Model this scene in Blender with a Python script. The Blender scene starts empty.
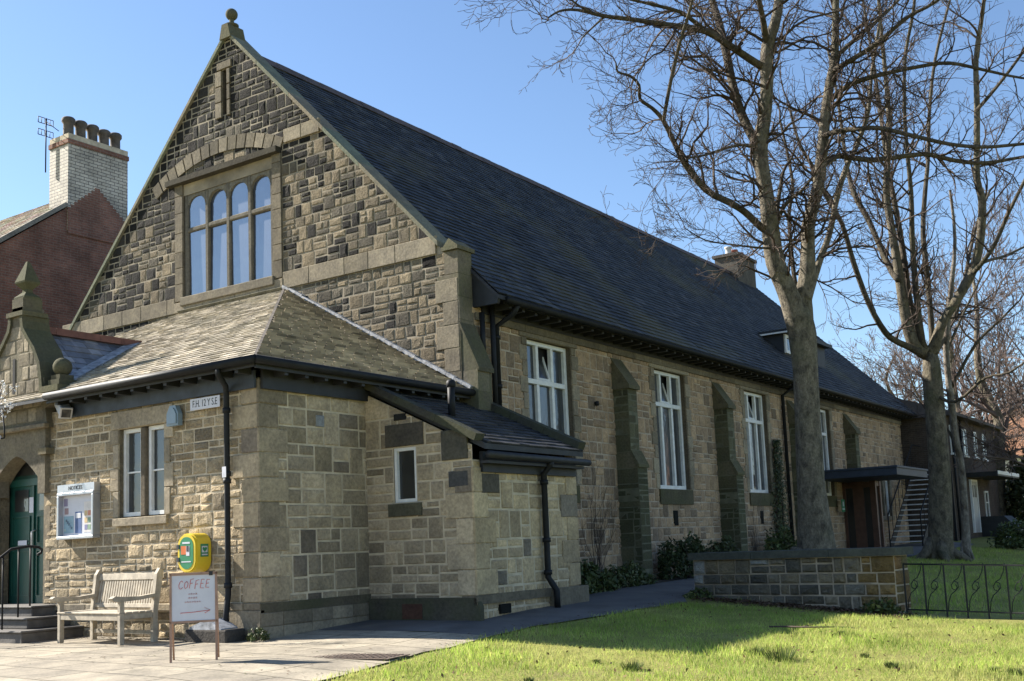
import bpy, math, random
import numpy as np
from mathutils import Vector, Matrix, noise as mnoise
SC = bpy.context.scene
COL = SC.collection
V = Vector
R = math.radians
rng = random.Random(7)

# ------------------------------------------------------------------ helpers
def lin(c):
    return tuple((x/255/12.92 if x/255 <= .04045 else ((x/255+.055)/1.055)**2.4) for x in c)

class MB:
    def __init__(s):
        s.v=[]; s.f=[]; s.m=[]; s.c=[]; s.sm=[]
    def face(s, pts, mi=0, col=(1,1,1), sm=False):
        b=len(s.v); s.v.extend([tuple(p) for p in pts]); s.f.append(tuple(range(b,b+len(pts))))
        s.m.append(mi); s.c.append(col); s.sm.append(sm)
    def add(s, vs, fs, mi=0, col=(1,1,1), sm=False):
        b=len(s.v); s.v.extend([tuple(p) for p in vs])
        for f in fs:
            s.f.append(tuple(b+i for i in f)); s.m.append(mi); s.c.append(col); s.sm.append(sm)
    def box(s, x0,y0,z0,x1,y1,z1, mi=0, col=(1,1,1), M=None, bev=0):
        if x0>x1: x0,x1=x1,x0
        if y0>y1: y0,y1=y1,y0
        if z0>z1: z0,z1=z1,z0
        b=min(bev,(x1-x0)*.3,(y1-y0)*.3,(z1-z0)*.3)
        if b<=0:
            vs=[V((x,y,z)) for z in (z0,z1) for y in (y0,y1) for x in (x0,x1)]
            fs=[(0,2,3,1),(4,5,7,6),(0,1,5,4),(1,3,7,5),(3,2,6,7),(2,0,4,6)]
        else:
            X=((x0,x0+b),(x1,x1-b)); Y=((y0,y0+b),(y1,y1-b)); Z=((z0,z0+b),(z1,z1-b))
            vs=[]; idx={}
            for i in (0,1):
                for j in (0,1):
                    for k in (0,1):
                        for a in range(3):
                            p=(X[i][0 if a==0 else 1],Y[j][0 if a==1 else 1],Z[k][0 if a==2 else 1])
                            idx[(i,j,k,a)]=len(vs); vs.append(V(p))
            g=lambda i,j,k,a: idx[(i,j,k,a)]
            fs=[]
            for i in (0,1):
                q=[g(i,0,0,0),g(i,1,0,0),g(i,1,1,0),g(i,0,1,0)]; fs.append(q if i else q[::-1])
                q=[g(0,i,0,1),g(0,i,1,1),g(1,i,1,1),g(1,i,0,1)]; fs.append(q if i else q[::-1])
                q=[g(0,0,i,2),g(1,0,i,2),g(1,1,i,2),g(0,1,i,2)]; fs.append(q if i else q[::-1])
            def orient(q):
                c=sum((vs[a] for a in q),V())/len(q)-V(((x0+x1)/2,(y0+y1)/2,(z0+z1)/2))
                n=(vs[q[1]]-vs[q[0]]).cross(vs[q[2]]-vs[q[0]])
                return q if n.dot(c)>0 else q[::-1]
            for i in (0,1):
                for j in (0,1):
                    fs.append(orient([g(i,j,0,0),g(i,j,1,0),g(i,j,1,1),g(i,j,0,1)]))
                    fs.append(orient([g(i,0,j,0),g(i,1,j,0),g(i,1,j,2),g(i,0,j,2)]))
                    fs.append(orient([g(0,i,j,1),g(1,i,j,1),g(1,i,j,2),g(0,i,j,2)]))
                    for k in (0,1):
                        fs.append(orient([g(i,j,k,0),g(i,j,k,1),g(i,j,k,2)]))
        if M is not None: vs=[M@p for p in vs]
        s.add(vs,fs,mi,col)
    def prism(s, poly, F, d0, d1, mi=0, col=(1,1,1)):
        # poly (u,z) counter-clockwise seen from outside; extruded d0 (back) .. d1 (front)
        n=len(poly); vs=[P3(F,u,z,d0) for u,z in poly]+[P3(F,u,z,d1) for u,z in poly]
        fs=[tuple(range(n,2*n)),tuple(range(n-1,-1,-1))]
        for i in range(n):
            j=(i+1)%n; fs.append((i,j,n+j,n+i))
        s.add(vs,fs,mi,col)
    def tube(s, pts, rad, sides=8, mi=0, col=(1,1,1), cap=True, sm=True, lump=0, seed=0):
        pts=[V(p) for p in pts]
        if not hasattr(rad,'__len__'): rad=[rad]*len(pts)
        t=(pts[1]-pts[0]).normalized()
        a=V((0,0,1)) if abs(t.z)<.9 else V((1,0,0))
        n=t.cross(a).normalized(); vs=[]; N=len(pts)
        for i,p in enumerate(pts):
            if i==0: t=(pts[1]-pts[0])
            elif i==N-1: t=(pts[i]-pts[i-1])
            else: t=(pts[i+1]-pts[i-1])
            if t.length<1e-9: t=V((0,0,1))
            t.normalize(); n=(n-t*n.dot(t))
            if n.length<1e-6: n=t.orthogonal()
            n.normalize(); b=t.cross(n)
            for k in range(sides):
                an=2*math.pi*k/sides; r=rad[i]
                if lump: r*=1+lump*(math.sin(3*an+seed+i*.35)*.5+math.sin(5*an+2*seed-i*.6)*.35+math.sin(2*an+i*.9)*.4)
                vs.append(p+(n*math.cos(an)+b*math.sin(an))*r)
        fs=[]
        for i in range(N-1):
            for k in range(sides):
                k2=(k+1)%sides; fs.append((i*sides+k,i*sides+k2,(i+1)*sides+k2,(i+1)*sides+k))
        if cap:
            fs.append(tuple(range(sides-1,-1,-1))); fs.append(tuple((N-1)*sides+k for k in range(sides)))
        s.add(vs,fs,mi,col,sm)
    def lathe(s, c, prof, sides=16, mi=0, col=(1,1,1), rot=0, sm=True):
        vs=[]; n=len(prof)
        for r,z in prof:
            for k in range(sides):
                an=rot+2*math.pi*k/sides; vs.append((c[0]+r*math.cos(an),c[1]+r*math.sin(an),c[2]+z))
        fs=[]
        for i in range(n-1):
            for k in range(sides):
                k2=(k+1)%sides; fs.append((i*sides+k,i*sides+k2,(i+1)*sides+k2,(i+1)*sides+k))
        fs.append(tuple(range(sides-1,-1,-1))); fs.append(tuple((n-1)*sides+k for k in range(sides)))
        s.add(vs,fs,mi,col,sm)
    def build(s, name, mats, parent=None):
        me=bpy.data.meshes.new(name); me.from_pydata(s.v,[],s.f)
        if not isinstance(mats,(list,tuple)): mats=[mats]
        for m in mats: me.materials.append(m)
        me.polygons.foreach_set('material_index',s.m)
        me.polygons.foreach_set('use_smooth',s.sm)
        ca=me.color_attributes.new('Col','FLOAT_COLOR','CORNER')
        cnt=[len(f) for f in s.f]
        arr=np.ones((sum(cnt),4),np.float32)
        arr[:,:3]=np.repeat(np.array(s.c,np.float32).reshape(-1,3),cnt,axis=0)
        ca.data.foreach_set('color',arr.ravel())
        me.update()
        o=bpy.data.objects.new(name,me); COL.objects.link(o)
        if parent: o.parent=parent
        return o

def P3(F,u,z,d=0):
    O,U,N=F
    return O+U*u+V((0,0,z))+N*d
def empty(name,loc=(0,0,0),rz=0,label=None,cat=None,group=None):
    o=bpy.data.objects.new(name,None); o.empty_display_size=.3; COL.objects.link(o)
    o.location=loc; o.rotation_euler=(0,0,rz)
    if label: o['label']=label; o['category']=cat
    if group: o['group']=group
    return o
def tag(o,label=None,cat=None,group=None,kind=None):
    if label: o['label']=label
    if cat: o['category']=cat
    if group: o['group']=group
    if kind: o['kind']=kind
    return o
def copy_tree(o,parent=None,loc=None):
    c=o.copy(); COL.objects.link(c); c.parent=parent
    if loc is not None: c.location=loc
    for ch in list(o.children): copy_tree(ch,c)
    return c
def clip(sub,poly):
    out=list(sub); n=len(poly)
    for i in range(n):
        ax,ay=poly[i]; bx,by=poly[(i+1)%n]; inp=out; out=[]
        if not inp: break
        def sd(p): return (bx-ax)*(p[1]-ay)-(by-ay)*(p[0]-ax)
        for j in range(len(inp)):
            p=inp[j]; q=inp[(j+1)%len(inp)]; a=sd(p); b=sd(q)
            if a>=0: out.append(p)
            if (a>=0)!=(b>=0):
                t=a/(a-b); out.append((p[0]+(q[0]-p[0])*t,p[1]+(q[1]-p[1])*t))
    return out
def area(p):
    return .5*sum(p[i][0]*p[(i+1)%len(p)][1]-p[(i+1)%len(p)][0]*p[i][1] for i in range(len(p)))

# ------------------------------------------------------------------ materials
def newmat(name):
    m=bpy.data.materials.new(name); m.use_nodes=True; nt=m.node_tree
    b=nt.nodes['Principled BSDF']; return m,nt,b
def nd(nt,t,**k):
    n=nt.nodes.new(t)
    for a,v in k.items(): setattr(n,a,v)
    return n
def noise(nt,co,scale,detail=4,rough=.55):
    n=nd(nt,'ShaderNodeTexNoise'); n.inputs['Scale'].default_value=scale; n.inputs['Detail'].default_value=detail; n.inputs['Roughness'].default_value=rough
    nt.links.new(co,n.inputs['Vector']); return n.outputs['Fac']
def ramp(nt,fac,a,b,pa=.3,pb=.7):
    r=nd(nt,'ShaderNodeValToRGB'); e=r.color_ramp.elements
    e[0].position=pa; e[1].position=pb
    e[0].color=(*a,1) if len(a)==3 else a; e[1].color=(*b,1) if len(b)==3 else b
    nt.links.new(fac,r.inputs['Fac']); return r.outputs['Color']
def mixc(nt,fac,a,b,mode='MIX'):
    m=nd(nt,'ShaderNodeMix',data_type='RGBA',blend_type=mode)
    for s,v in ((m.inputs['Factor'],fac),(m.inputs['A'],a),(m.inputs['B'],b)):
        if hasattr(v,'is_output'): nt.links.new(v,s)
        elif hasattr(v,'__len__'): s.default_value=(*v,1)
        else: s.default_value=v
    return m.outputs['Result']
def bump(nt,b,h,strength=.4,dist=.02):
    n=nd(nt,'ShaderNodeBump'); n.inputs['Strength'].default_value=strength; n.inputs['Distance'].default_value=dist
    nt.links.new(h,n.inputs['Height']); nt.links.new(n.outputs['Normal'],b.inputs['Normal']); return n
def objco(nt): return nd(nt,'ShaderNodeTexCoord').outputs['Object']
def addh(nt,*hs):
    o=None
    for h,w in hs:
        m=nd(nt,'ShaderNodeMath',operation='MULTIPLY'); nt.links.new(h,m.inputs[0]); m.inputs[1].default_value=w
        if o is None: o=m.outputs[0]
        else:
            a=nd(nt,'ShaderNodeMath',operation='ADD'); nt.links.new(o,a.inputs[0]); nt.links.new(m.outputs[0],a.inputs[1]); o=a.outputs[0]
    return o
def mat_plain(name,col,rough=.6,var=.25,scale=6,bs=.15,bd=.005,metal=0,spec=.5,attr=False,stain=None):
    m,nt,b=newmat(name); co=objco(nt)
    base=col
    if attr:
        a=nd(nt,'ShaderNodeAttribute',attribute_name='Col'); base=a.outputs['Color']
    f=noise(nt,co,scale,6)
    k=ramp(nt,f,(1-var,)*3,(1+var,)*3)
    c=mixc(nt,1.0,base,k,'MULTIPLY')
    if stain:
        sc,sscale,amt=stain
        s=ramp(nt,noise(nt,co,sscale,5,.6),(0,0,0),(1,1,1),.52,.68)
        mm=nd(nt,'ShaderNodeMath',operation='MULTIPLY'); nt.links.new(s,mm.inputs[0]); mm.inputs[1].default_value=amt
        c=mixc(nt,mm.outputs[0],c,sc)
    nt.links.new(c,b.inputs['Base Color'])
    b.inputs['Roughness'].default_value=rough; b.inputs['Metallic'].default_value=metal
    b.inputs['Specular IOR Level'].default_value=spec
    if bs: bump(nt,b,addh(nt,(noise(nt,co,scale*6,5),1),(f,.7)),bs,bd)
    return m
def mat_stone(name,bs=.8,bd=.03,moss=0,grime=.35,mossc=(.075,.085,.035)):
    m,nt,b=newmat(name); co=objco(nt)
    a=nd(nt,'ShaderNodeAttribute',attribute_name='Col').outputs['Color']
    n1=noise(nt,co,3.2,8,.65); n2=noise(nt,co,22,6,.6); n3=noise(nt,co,70,3,.5); n4=noise(nt,co,.7,5,.6)
    c=mixc(nt,1.0,a,ramp(nt,n1,(.72,.72,.74),(1.22,1.2,1.16)),'MULTIPLY')
    c=mixc(nt,1.0,c,ramp(nt,n2,(.72,.72,.72),(1.22,1.22,1.22)),'MULTIPLY')
    g=nd(nt,'ShaderNodeMath',operation='MULTIPLY'); nt.links.new(ramp(nt,n4,(0,0,0),(1,1,1),.5,.72),g.inputs[0]); g.inputs[1].default_value=grime
    c=mixc(nt,g.outputs[0],c,(.06,.056,.05))
    if moss:
        g2=nd(nt,'ShaderNodeMath',operation='MULTIPLY'); nt.links.new(ramp(nt,noise(nt,co,1.6,6,.65),(0,0,0),(1,1,1),.38,.62),g2.inputs[0]); g2.inputs[1].default_value=moss
        c=mixc(nt,g2.outputs[0],c,mossc)
    nt.links.new(c,b.inputs['Base Color']); b.inputs['Roughness'].default_value=.92; b.inputs['Specular IOR Level'].default_value=.12
    bump(nt,b,addh(nt,(n1,.5),(n2,.8),(n3,.45)),bs,bd)
    return m
def mat_glass(name,fac=.14,dark=(.012,.014,.016),rough=.02):
    m,nt,b=newmat(name); out=nt.nodes['Material Output']
    b.inputs['Base Color'].default_value=(*dark,1); b.inputs['Roughness'].default_value=.3
    g=nd(nt,'ShaderNodeBsdfGlossy'); g.inputs['Roughness'].default_value=rough; g.inputs['Color'].default_value=(.9,.94,.98,1)
    co=objco(nt); bp=nd(nt,'ShaderNodeBump'); bp.inputs['Strength'].default_value=.25; bp.inputs['Distance'].default_value=.03
    nt.links.new(noise(nt,co,3.0,3),bp.inputs['Height']); nt.links.new(bp.outputs['Normal'],g.inputs['Normal'])
    lw=nd(nt,'ShaderNodeFresnel'); lw.inputs['IOR'].default_value=1.5
    a=nd(nt,'ShaderNodeMath',operation='ADD',use_clamp=True); nt.links.new(lw.outputs[0],a.inputs[0]); a.inputs[1].default_value=fac
    mx=nd(nt,'ShaderNodeMixShader'); nt.links.new(a.outputs[0],mx.inputs[0]); nt.links.new(b.outputs[0],mx.inputs[1]); nt.links.new(g.outputs[0],mx.inputs[2])
    nt.links.new(mx.outputs[0],out.inputs['Surface']); return m

M={}
M['stone']=mat_stone('weathered_stone',.8,.03,0,.22)
M['gstone']=mat_stone('sooty_gable_stone',.9,.035,0,.5)
M['rock']=mat_stone('rock_faced_stone',1.0,.07,0,.15)
M['side']=mat_stone('brown_side_stone',.7,.03,.0,.25)
M['dress']=mat_stone('dressed_stone',.5,.016,.06,.45)
M['green']=mat_stone('mossy_stone',.6,.02,.55,.5,(.05,.06,.026))
M['soot']=mat_stone('sooty_coping',.45,.015,.55,.5,(.07,.075,.035))
M['mortar']=mat_plain('lime_mortar',(.50,.42,.30),.95,.25,5,.6,.012)
M['mortar_d']=mat_plain('old_brown_mortar',(.40,.33,.25),.95,.3,4,.6,.012)
M['mortar_g']=mat_plain('pale_gable_mortar',(.255,.215,.155),.95,.45,1.5,.6,.012)
M['mortar_m']=mat_plain('mossy_mortar',(.13,.13,.085),.95,.3,4,.6,.012)
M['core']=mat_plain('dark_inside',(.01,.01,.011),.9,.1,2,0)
M['slate']=mat_plain('blue_slate',(.05,.055,.065),.65,.35,3.5,.35,.006,spec=.2,attr=True,stain=((.10,.09,.045),.27,.7))
M['slate2']=mat_plain('lean_to_slate',(.04,.045,.055),.6,.3,5,.35,.006,spec=.35,attr=True)
M['sslate']=mat_plain('stone_slate',(.3,.27,.2),.85,.3,6,.5,.01,spec=.25,attr=True,stain=((.19,.175,.13),.9,.35))
M['sslate2']=mat_plain('weathered_stone_slate',(.3,.27,.2),.85,.35,2.5,.5,.01,spec=.2,attr=True)
M['lead']=mat_plain('lead_flashing',(.27,.28,.30),.6,.55,9,.5,.01,metal=.0)
M['ridge']=mat_plain('red_ridge_tile',(.16,.07,.05),.8,.35,4,.4,.01)
M['dridge']=mat_plain('dark_ridge_tile',(.085,.06,.055),.8,.35,4,.4,.01)
M['iron']=mat_plain('black_painted_iron',(.012,.013,.015),.6,.3,8,.15,.003,spec=.25)
M['timber_b']=mat_plain('black_painted_timber',(.016,.017,.019),.6,.35,6,.3,.004)
M['fascia']=mat_plain('dark_blue_fascia',(.028,.036,.048),.6,.45,5,.3,.004)
M['white']=mat_plain('white_painted_timber',(.72,.72,.70),.5,.12,8,.12,.003)
M['glass']=mat_glass('window_glass',.0)
M['skyglass']=mat_glass('gable_glazing',.16,(.04,.05,.075))
M['oak']=mat_plain('weathered_teak',(.36,.31,.235),.8,.3,9,.5,.004,stain=((.2,.18,.14),4,.4))
M['door']=mat_plain('green_door_paint',(.008,.06,.045),.4,.15,6,.12,.003)
M['alu']=mat_plain('brushed_aluminium',(.46,.47,.50),.35,.08,8,.06,.002,metal=.6)
M['paper']=mat_plain('white_board',(.58,.58,.63),.5,.05,8,0)
M['yellow']=mat_plain('yellow_cabinet_paint',(.72,.52,.03),.4,.06,6,.05,.002)
M['sgreen']=mat_plain('green_panel',(.02,.20,.09),.35,.1,6,0)
M['orange']=mat_plain('orange_panel',(.6,.14,.03),.4,.1,6,0)
M['red']=mat_plain('red_marker',(.55,.06,.05),.6,.1,6,0)
M['pinkm']=mat_plain('faded_red_marker',(.55,.13,.13),.6,.1,6,0)
M['navy']=mat_plain('navy_print',(.03,.06,.16),.6,.2,20,0)
M['dark']=mat_plain('black_print',(.015,.015,.02),.6,.1,6,0)
M['pics']=mat_plain('printed_pictures',(.3,.35,.3),.6,.2,6,0,attr=True)
M['bluebox']=mat_plain('pale_blue_plastic',(.20,.27,.33),.45,.08,6,.04,.002)
M['brick']=None

def mat_brick(name,c1,c2,mort,scale,bw,bh,rough=.9,rot=None,msz=.008):
    m,nt,b=newmat(name); co=objco(nt)
    sx=nd(nt,'ShaderNodeSeparateXYZ'); nt.links.new(co,sx.inputs[0])
    ad=nd(nt,'ShaderNodeMath',operation='ADD'); nt.links.new(sx.outputs[0],ad.inputs[0]); nt.links.new(sx.outputs[1],ad.inputs[1])
    cb=nd(nt,'ShaderNodeCombineXYZ'); nt.links.new(ad.outputs[0],cb.inputs[0]); nt.links.new(sx.outputs[2],cb.inputs[1])
    t=nd(nt,'ShaderNodeTexBrick'); nt.links.new(cb.outputs[0],t.inputs['Vector'])
    t.inputs['Color1'].default_value=(*c1,1); t.inputs['Color2'].default_value=(*c2,1); t.inputs['Mortar'].default_value=(*mort,1)
    t.inputs['Scale'].default_value=scale; t.inputs['Brick Width'].default_value=bw; t.inputs['Row Height'].default_value=bh; t.inputs['Mortar Size'].default_value=msz
    t.inputs['Bias'].default_value=-.1
    c=mixc(nt,1.0,t.outputs['Color'],ramp(nt,noise(nt,co,1.3,7,.65),(.6,.6,.6),(1.3,1.3,1.3)),'MULTIPLY')
    c=mixc(nt,1.0,c,ramp(nt,noise(nt,co,25,4),(.8,.8,.8),(1.2,1.2,1.2)),'MULTIPLY')
    nt.links.new(c,b.inputs['Base Color']); b.inputs['Roughness'].default_value=rough; b.inputs['Specular IOR Level'].default_value=.25
    inv=nd(nt,'ShaderNodeMath',operation='SUBTRACT'); inv.inputs[0].default_value=1; nt.links.new(t.outputs['Fac'],inv.inputs[1])
    bump(nt,b,addh(nt,(inv.outputs[0],1),(noise(nt,co,40,4),.5)),.6,.01)
    return m
M['brick']=mat_brick('red_brick',(.25,.112,.075),(.18,.085,.06),(.22,.17,.13),1,.225,.075)
M['wbrick']=mat_brick('white_glazed_brick',(.54,.48,.38),(.43,.38,.30),(.12,.10,.09),1,.30,.10,.6,None,.010)
M['brown']=mat_brick('brown_brick',(.085,.062,.048),(.06,.046,.038),(.10,.085,.07),1,.225,.075)

def mat_paving():
    m,nt,b=newmat('sandstone_flags'); co=objco(nt)
    mp=nd(nt,'ShaderNodeMapping'); mp.inputs['Rotation'].default_value=(0,0,R(4)); nt.links.new(co,mp.inputs[0])
    t=nd(nt,'ShaderNodeTexBrick'); nt.links.new(mp.outputs[0],t.inputs['Vector'])
    t.inputs['Color1'].default_value=(.36,.315,.245,1); t.inputs['Color2'].default_value=(.29,.253,.20,1); t.inputs['Mortar'].default_value=(.12,.105,.075,1)
    t.inputs['Scale'].default_value=1; t.inputs['Brick Width'].default_value=1.1; t.inputs['Row Height'].default_value=.62; t.inputs['Mortar Size'].default_value=.014
    t.offset=.37; t.squash=1.3; t.squash_frequency=3
    n1=noise(nt,co,1.5,8,.7); n2=noise(nt,co,30,5,.6)
    c=mixc(nt,1.0,t.outputs['Color'],ramp(nt,n1,(.55,.55,.55),(1.3,1.28,1.22)),'MULTIPLY')
    c=mixc(nt,ramp(nt,noise(nt,co,.9,7,.72),(0,0,0),(.7,.7,.7),.54,.68),c,(.16,.14,.105))
    c=mixc(nt,ramp(nt,noise(nt,co,7,3,.5),(0,0,0),(.8,.8,.8),.70,.74),c,(.08,.075,.06))
    c=mixc(nt,1.0,c,ramp(nt,n2,(.8,.8,.8),(1.15,1.15,1.15)),'MULTIPLY')
    nt.links.new(c,b.inputs['Base Color']); b.inputs['Roughness'].default_value=.85; b.inputs['Specular IOR Level'].default_value=.3
    inv=nd(nt,'ShaderNodeMath',operation='SUBTRACT'); inv.inputs[0].default_value=1; nt.links.new(t.outputs['Fac'],inv.inputs[1])
    bump(nt,b,addh(nt,(inv.outputs[0],.8),(n1,.8),(n2,.3)),.6,.015)
    return m
M['pave']=mat_paving()
M['path']=mat_plain('worn_tarmac',(.10,.094,.092),.9,.35,1.2,.5,.008,stain=((.15,.14,.12),2.2,.5))
M['step']=mat_plain('worn_step_stone',(.11,.10,.09),.85,.35,4,.5,.01)
def mat_lawn():
    m,nt,b=newmat('lawn_ground'); co=objco(nt)
    c=ramp(nt,noise(nt,co,1.4,7,.65),(.20,.20,.055),(.28,.265,.085))
    c=mixc(nt,ramp(nt,noise(nt,co,.5,6,.7),(0,0,0),(.55,.55,.55),.55,.7),c,(.20,.16,.09))
    c=mixc(nt,1.0,c,ramp(nt,noise(nt,co,40,4),(.6,.6,.6),(1.35,1.35,1.35)),'MULTIPLY')
    nt.links.new(c,b.inputs['Base Color']); b.inputs['Roughness'].default_value=.95; b.inputs['Specular IOR Level'].default_value=.1
    bump(nt,b,addh(nt,(noise(nt,co,6,6),1),(noise(nt,co,60,4),.5)),.8,.04); return m
M['lawn']=mat_lawn()
def mat_leafy(name,tr=.45,spec=.2):
    m=mat_plain(name,(.1,.1,.1),.7,.3,1.6,0,attr=True,spec=spec); nt=m.node_tree; b=nt.nodes['Principled BSDF']; out=nt.nodes['Material Output']
    t=nd(nt,'ShaderNodeBsdfTranslucent'); src=b.inputs['Base Color'].links[0].from_socket; nt.links.new(src,t.inputs['Color'])
    mx=nd(nt,'ShaderNodeMixShader'); mx.inputs[0].default_value=tr; nt.links.new(b.outputs[0],mx.inputs[1]); nt.links.new(t.outputs[0],mx.inputs[2]); nt.links.new(mx.outputs[0],out.inputs['Surface']); return m
M['grass']=mat_leafy('grass_blades',.5,.3)
M['leaf']=mat_plain('evergreen_leaves',(.05,.07,.02),.55,.2,3,0,attr=True,spec=.3)
M['litter']=mat_plain('dead_leaves',(.08,.05,.03),.9,.3,6,0,attr=True,spec=.1)
def mat_bark(name,c1,c2,sc=5,moss=(.09,.10,.05),ma=.4):
    m,nt,b=newmat(name); co=objco(nt)
    mp=nd(nt,'ShaderNodeMapping'); mp.inputs['Scale'].default_value=(1,1,.55); nt.links.new(co,mp.inputs[0])
    n1=noise(nt,mp.outputs[0],sc,8,.7); n2=noise(nt,mp.outputs[0],sc*5,6,.65); n3=noise(nt,co,1.1,5,.6)
    c=mixc(nt,ramp(nt,n1,(0,0,0),(1,1,1),.35,.65),c1,c2)
    mm=nd(nt,'ShaderNodeMath',operation='MULTIPLY'); nt.links.new(ramp(nt,n3,(0,0,0),(1,1,1),.5,.66),mm.inputs[0]); mm.inputs[1].default_value=ma
    c=mixc(nt,mm.outputs[0],c,moss)
    c=mixc(nt,1.0,c,ramp(nt,n2,(.65,.65,.65),(1.25,1.25,1.25)),'MULTIPLY')
    nt.links.new(c,b.inputs['Base Color']); b.inputs['Roughness'].default_value=.9; b.inputs['Specular IOR Level'].default_value=.2
    bump(nt,b,addh(nt,(n1,1.0),(n2,.6)),1.0,.09); return m
M['bark']=mat_bark('grey_bark',(.31,.27,.205),(.085,.073,.058),9)
M['bark2']=mat_bark('streaked_bark',(.25,.215,.155),(.075,.064,.05),7,(.10,.10,.045),.5)
M['bark_d']=mat_bark('dark_limb_bark',(.15,.125,.09),(.05,.042,.034),6,(.10,.10,.05),.35)
M['birch']=mat_bark('birch_bark',(.34,.31,.27),(.10,.08,.065),4,(.12,.11,.06),.3)
M['twig']=mat_plain('twig_bark',(.065,.048,.038),.85,.2,4,0,spec=.2)
M['twigp']=mat_plain('purple_brown_twigs',(.13,.098,.085),.85,.25,2,0,spec=.2)
M['stem']=mat_plain('bare_stem',(.06,.04,.03),.85,.25,4,0)
M['blossom']=mat_plain('white_petals',(.75,.74,.72),.7,.1,6,0)
M['pot']=mat_plain('sooty_chimney_pot',(.10,.082,.066),.85,.4,5,.4,.01)
M['redpot']=mat_plain('red_chimney_pot',(.30,.10,.07),.8,.3,5,.3,.01)
M['render']=mat_plain('pale_render',(.55,.53,.50),.9,.15,3,.2,.006)
M['pantile']=mat_brick('orange_tiles',(.30,.155,.09),(.22,.115,.07),(.09,.05,.03),1,.3,.22)
M['tiles']=mat_plain('house_roof_tiles',(.20,.165,.13),.85,.3,4,.4,.01,attr=True)
M['brown_t']=mat_plain('stained_timber',(.10,.048,.03),.55,.3,6,.2,.004)
M['canopy']=mat_plain('blue_grey_canopy',(.022,.032,.052),.55,.25,4,.15,.004)
M['steel']=mat_plain('galvanised_steel',(.55,.55,.54),.6,.2,10,.1,.003,metal=.0)

# ------------------------------------------------------------------ ground shape
def g(x,y):
    z = .012*y if y<0 else (.045*y if y<3.5 else .1575+.0145*(min(y,60)-3.5))
    if x>2: z = z*max(.2,1-.16*(x-2)) if y>0 else z
    if x>2: z -= .035*(min(x,14)-2)
    return z

# ------------------------------------------------------------------ masonry
def c_buff(r):
    k=r.uniform(.75,1.2); t=r.random()
    base=(.45,.36,.235) if t<.5 else ((.39,.32,.215) if t<.8 else (.30,.25,.175))
    return tuple(b*k for b in base)
def c_squared(u,z,r):
    k=r.uniform(.7,1.25); t=r.random()
    base=(.42,.345,.24) if t<.45 else ((.36,.295,.20) if t<.78 else ((.29,.24,.17) if t<.985 else (.18,.15,.115)))
    return tuple(b*k for b in base)
def c_lean(u,z,r):
    k=r.uniform(.8,1.2); t=r.random()
    base=(.50,.395,.25) if t<.6 else ((.42,.335,.22) if t<.95 else (.22,.19,.15))
    return tuple(b*k for b in base)
def c_front(u,z,r): return tuple(b*1.1 for b in c_buff(r))
def c_side(u,z,r):
    k=r.uniform(.82,1.15); t=r.random()
    base=(.43,.31,.20) if t<.55 else ((.36,.262,.175) if t<.85 else (.25,.19,.135))
    return tuple(b*k for b in base)
def c_gable(u,z,r):
    # soot clings to the high and left parts of the gable
    n=mnoise.noise(V((u*.55,z*.8,3.1)))+.5*mnoise.noise(V((u*1.7,z*2.1,7.7)))
    p=.20+.85*max(0,min(1,(z-7.6)/2.8))+.5*max(0,min(1,(-7.2-u)/1.8))+.65*n
    if z<6.5: p-=.1
    if r.random()<p: k=r.uniform(.4,1.5); return (.027*k,.025*k,.023*k)
    t=r.random(); k=r.uniform(.75,1.15)
    base=(.215,.175,.118) if t<.5 else ((.17,.142,.10) if t<.8 else (.11,.097,.075))
    return tuple(b*k for b in base)

def stone_face(mb,F,poly,r,proud,bulge,col,mi):
    if len(poly)<3 or area(poly)<.0012: return
    cu=sum(p[0] for p in poly)/len(poly); cz=sum(p[1] for p in poly)/len(poly)
    w=max(p[0] for p in poly)-min(p[0] for p in poly); h=max(p[1] for p in poly)-min(p[1] for p in poly)
    if w<.03 or h<.03: return
    c=min(.016,w*.2,h*.2); sx=1-2*c/w; sz=1-2*c/h; d=r.uniform(*proud); n=len(poly)
    vs=[P3(F,u,z,-.004) for u,z in poly]
    for u,z in poly:
        vs.append(P3(F,cu+(u-cu)*sx+r.uniform(-.004,.004),cz+(z-cz)*sz+r.uniform(-.004,.004),d+r.uniform(-.005,.004)))
    fs=[]
    for i in range(n):
        j=(i+1)%n; fs.append((i,j,n+j,n+i))
    b=r.uniform(*bulge)
    if b>.003:
        # rock face: ring of inner points and a centre
        for u,z in poly:
            vs.append(P3(F,cu+(u-cu)*.5+r.uniform(-.1,.1)*w*.3,cz+(z-cz)*.5+r.uniform(-.1,.1)*h*.3,d+b*r.uniform(.2,1.2)))
        vs.append(P3(F,cu+r.uniform(-.15,.15)*w,cz+r.uniform(-.15,.15)*h,d+b*r.uniform(.3,1.4)))
        for i in range(n):
            j=(i+1)%n; fs.append((n+i,n+j,2*n+j,2*n+i)); fs.append((2*n+i,2*n+j,3*n))
    else: fs.append(tuple(range(n,2*n)))
    mb.add(vs,fs,mi,col)

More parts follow.
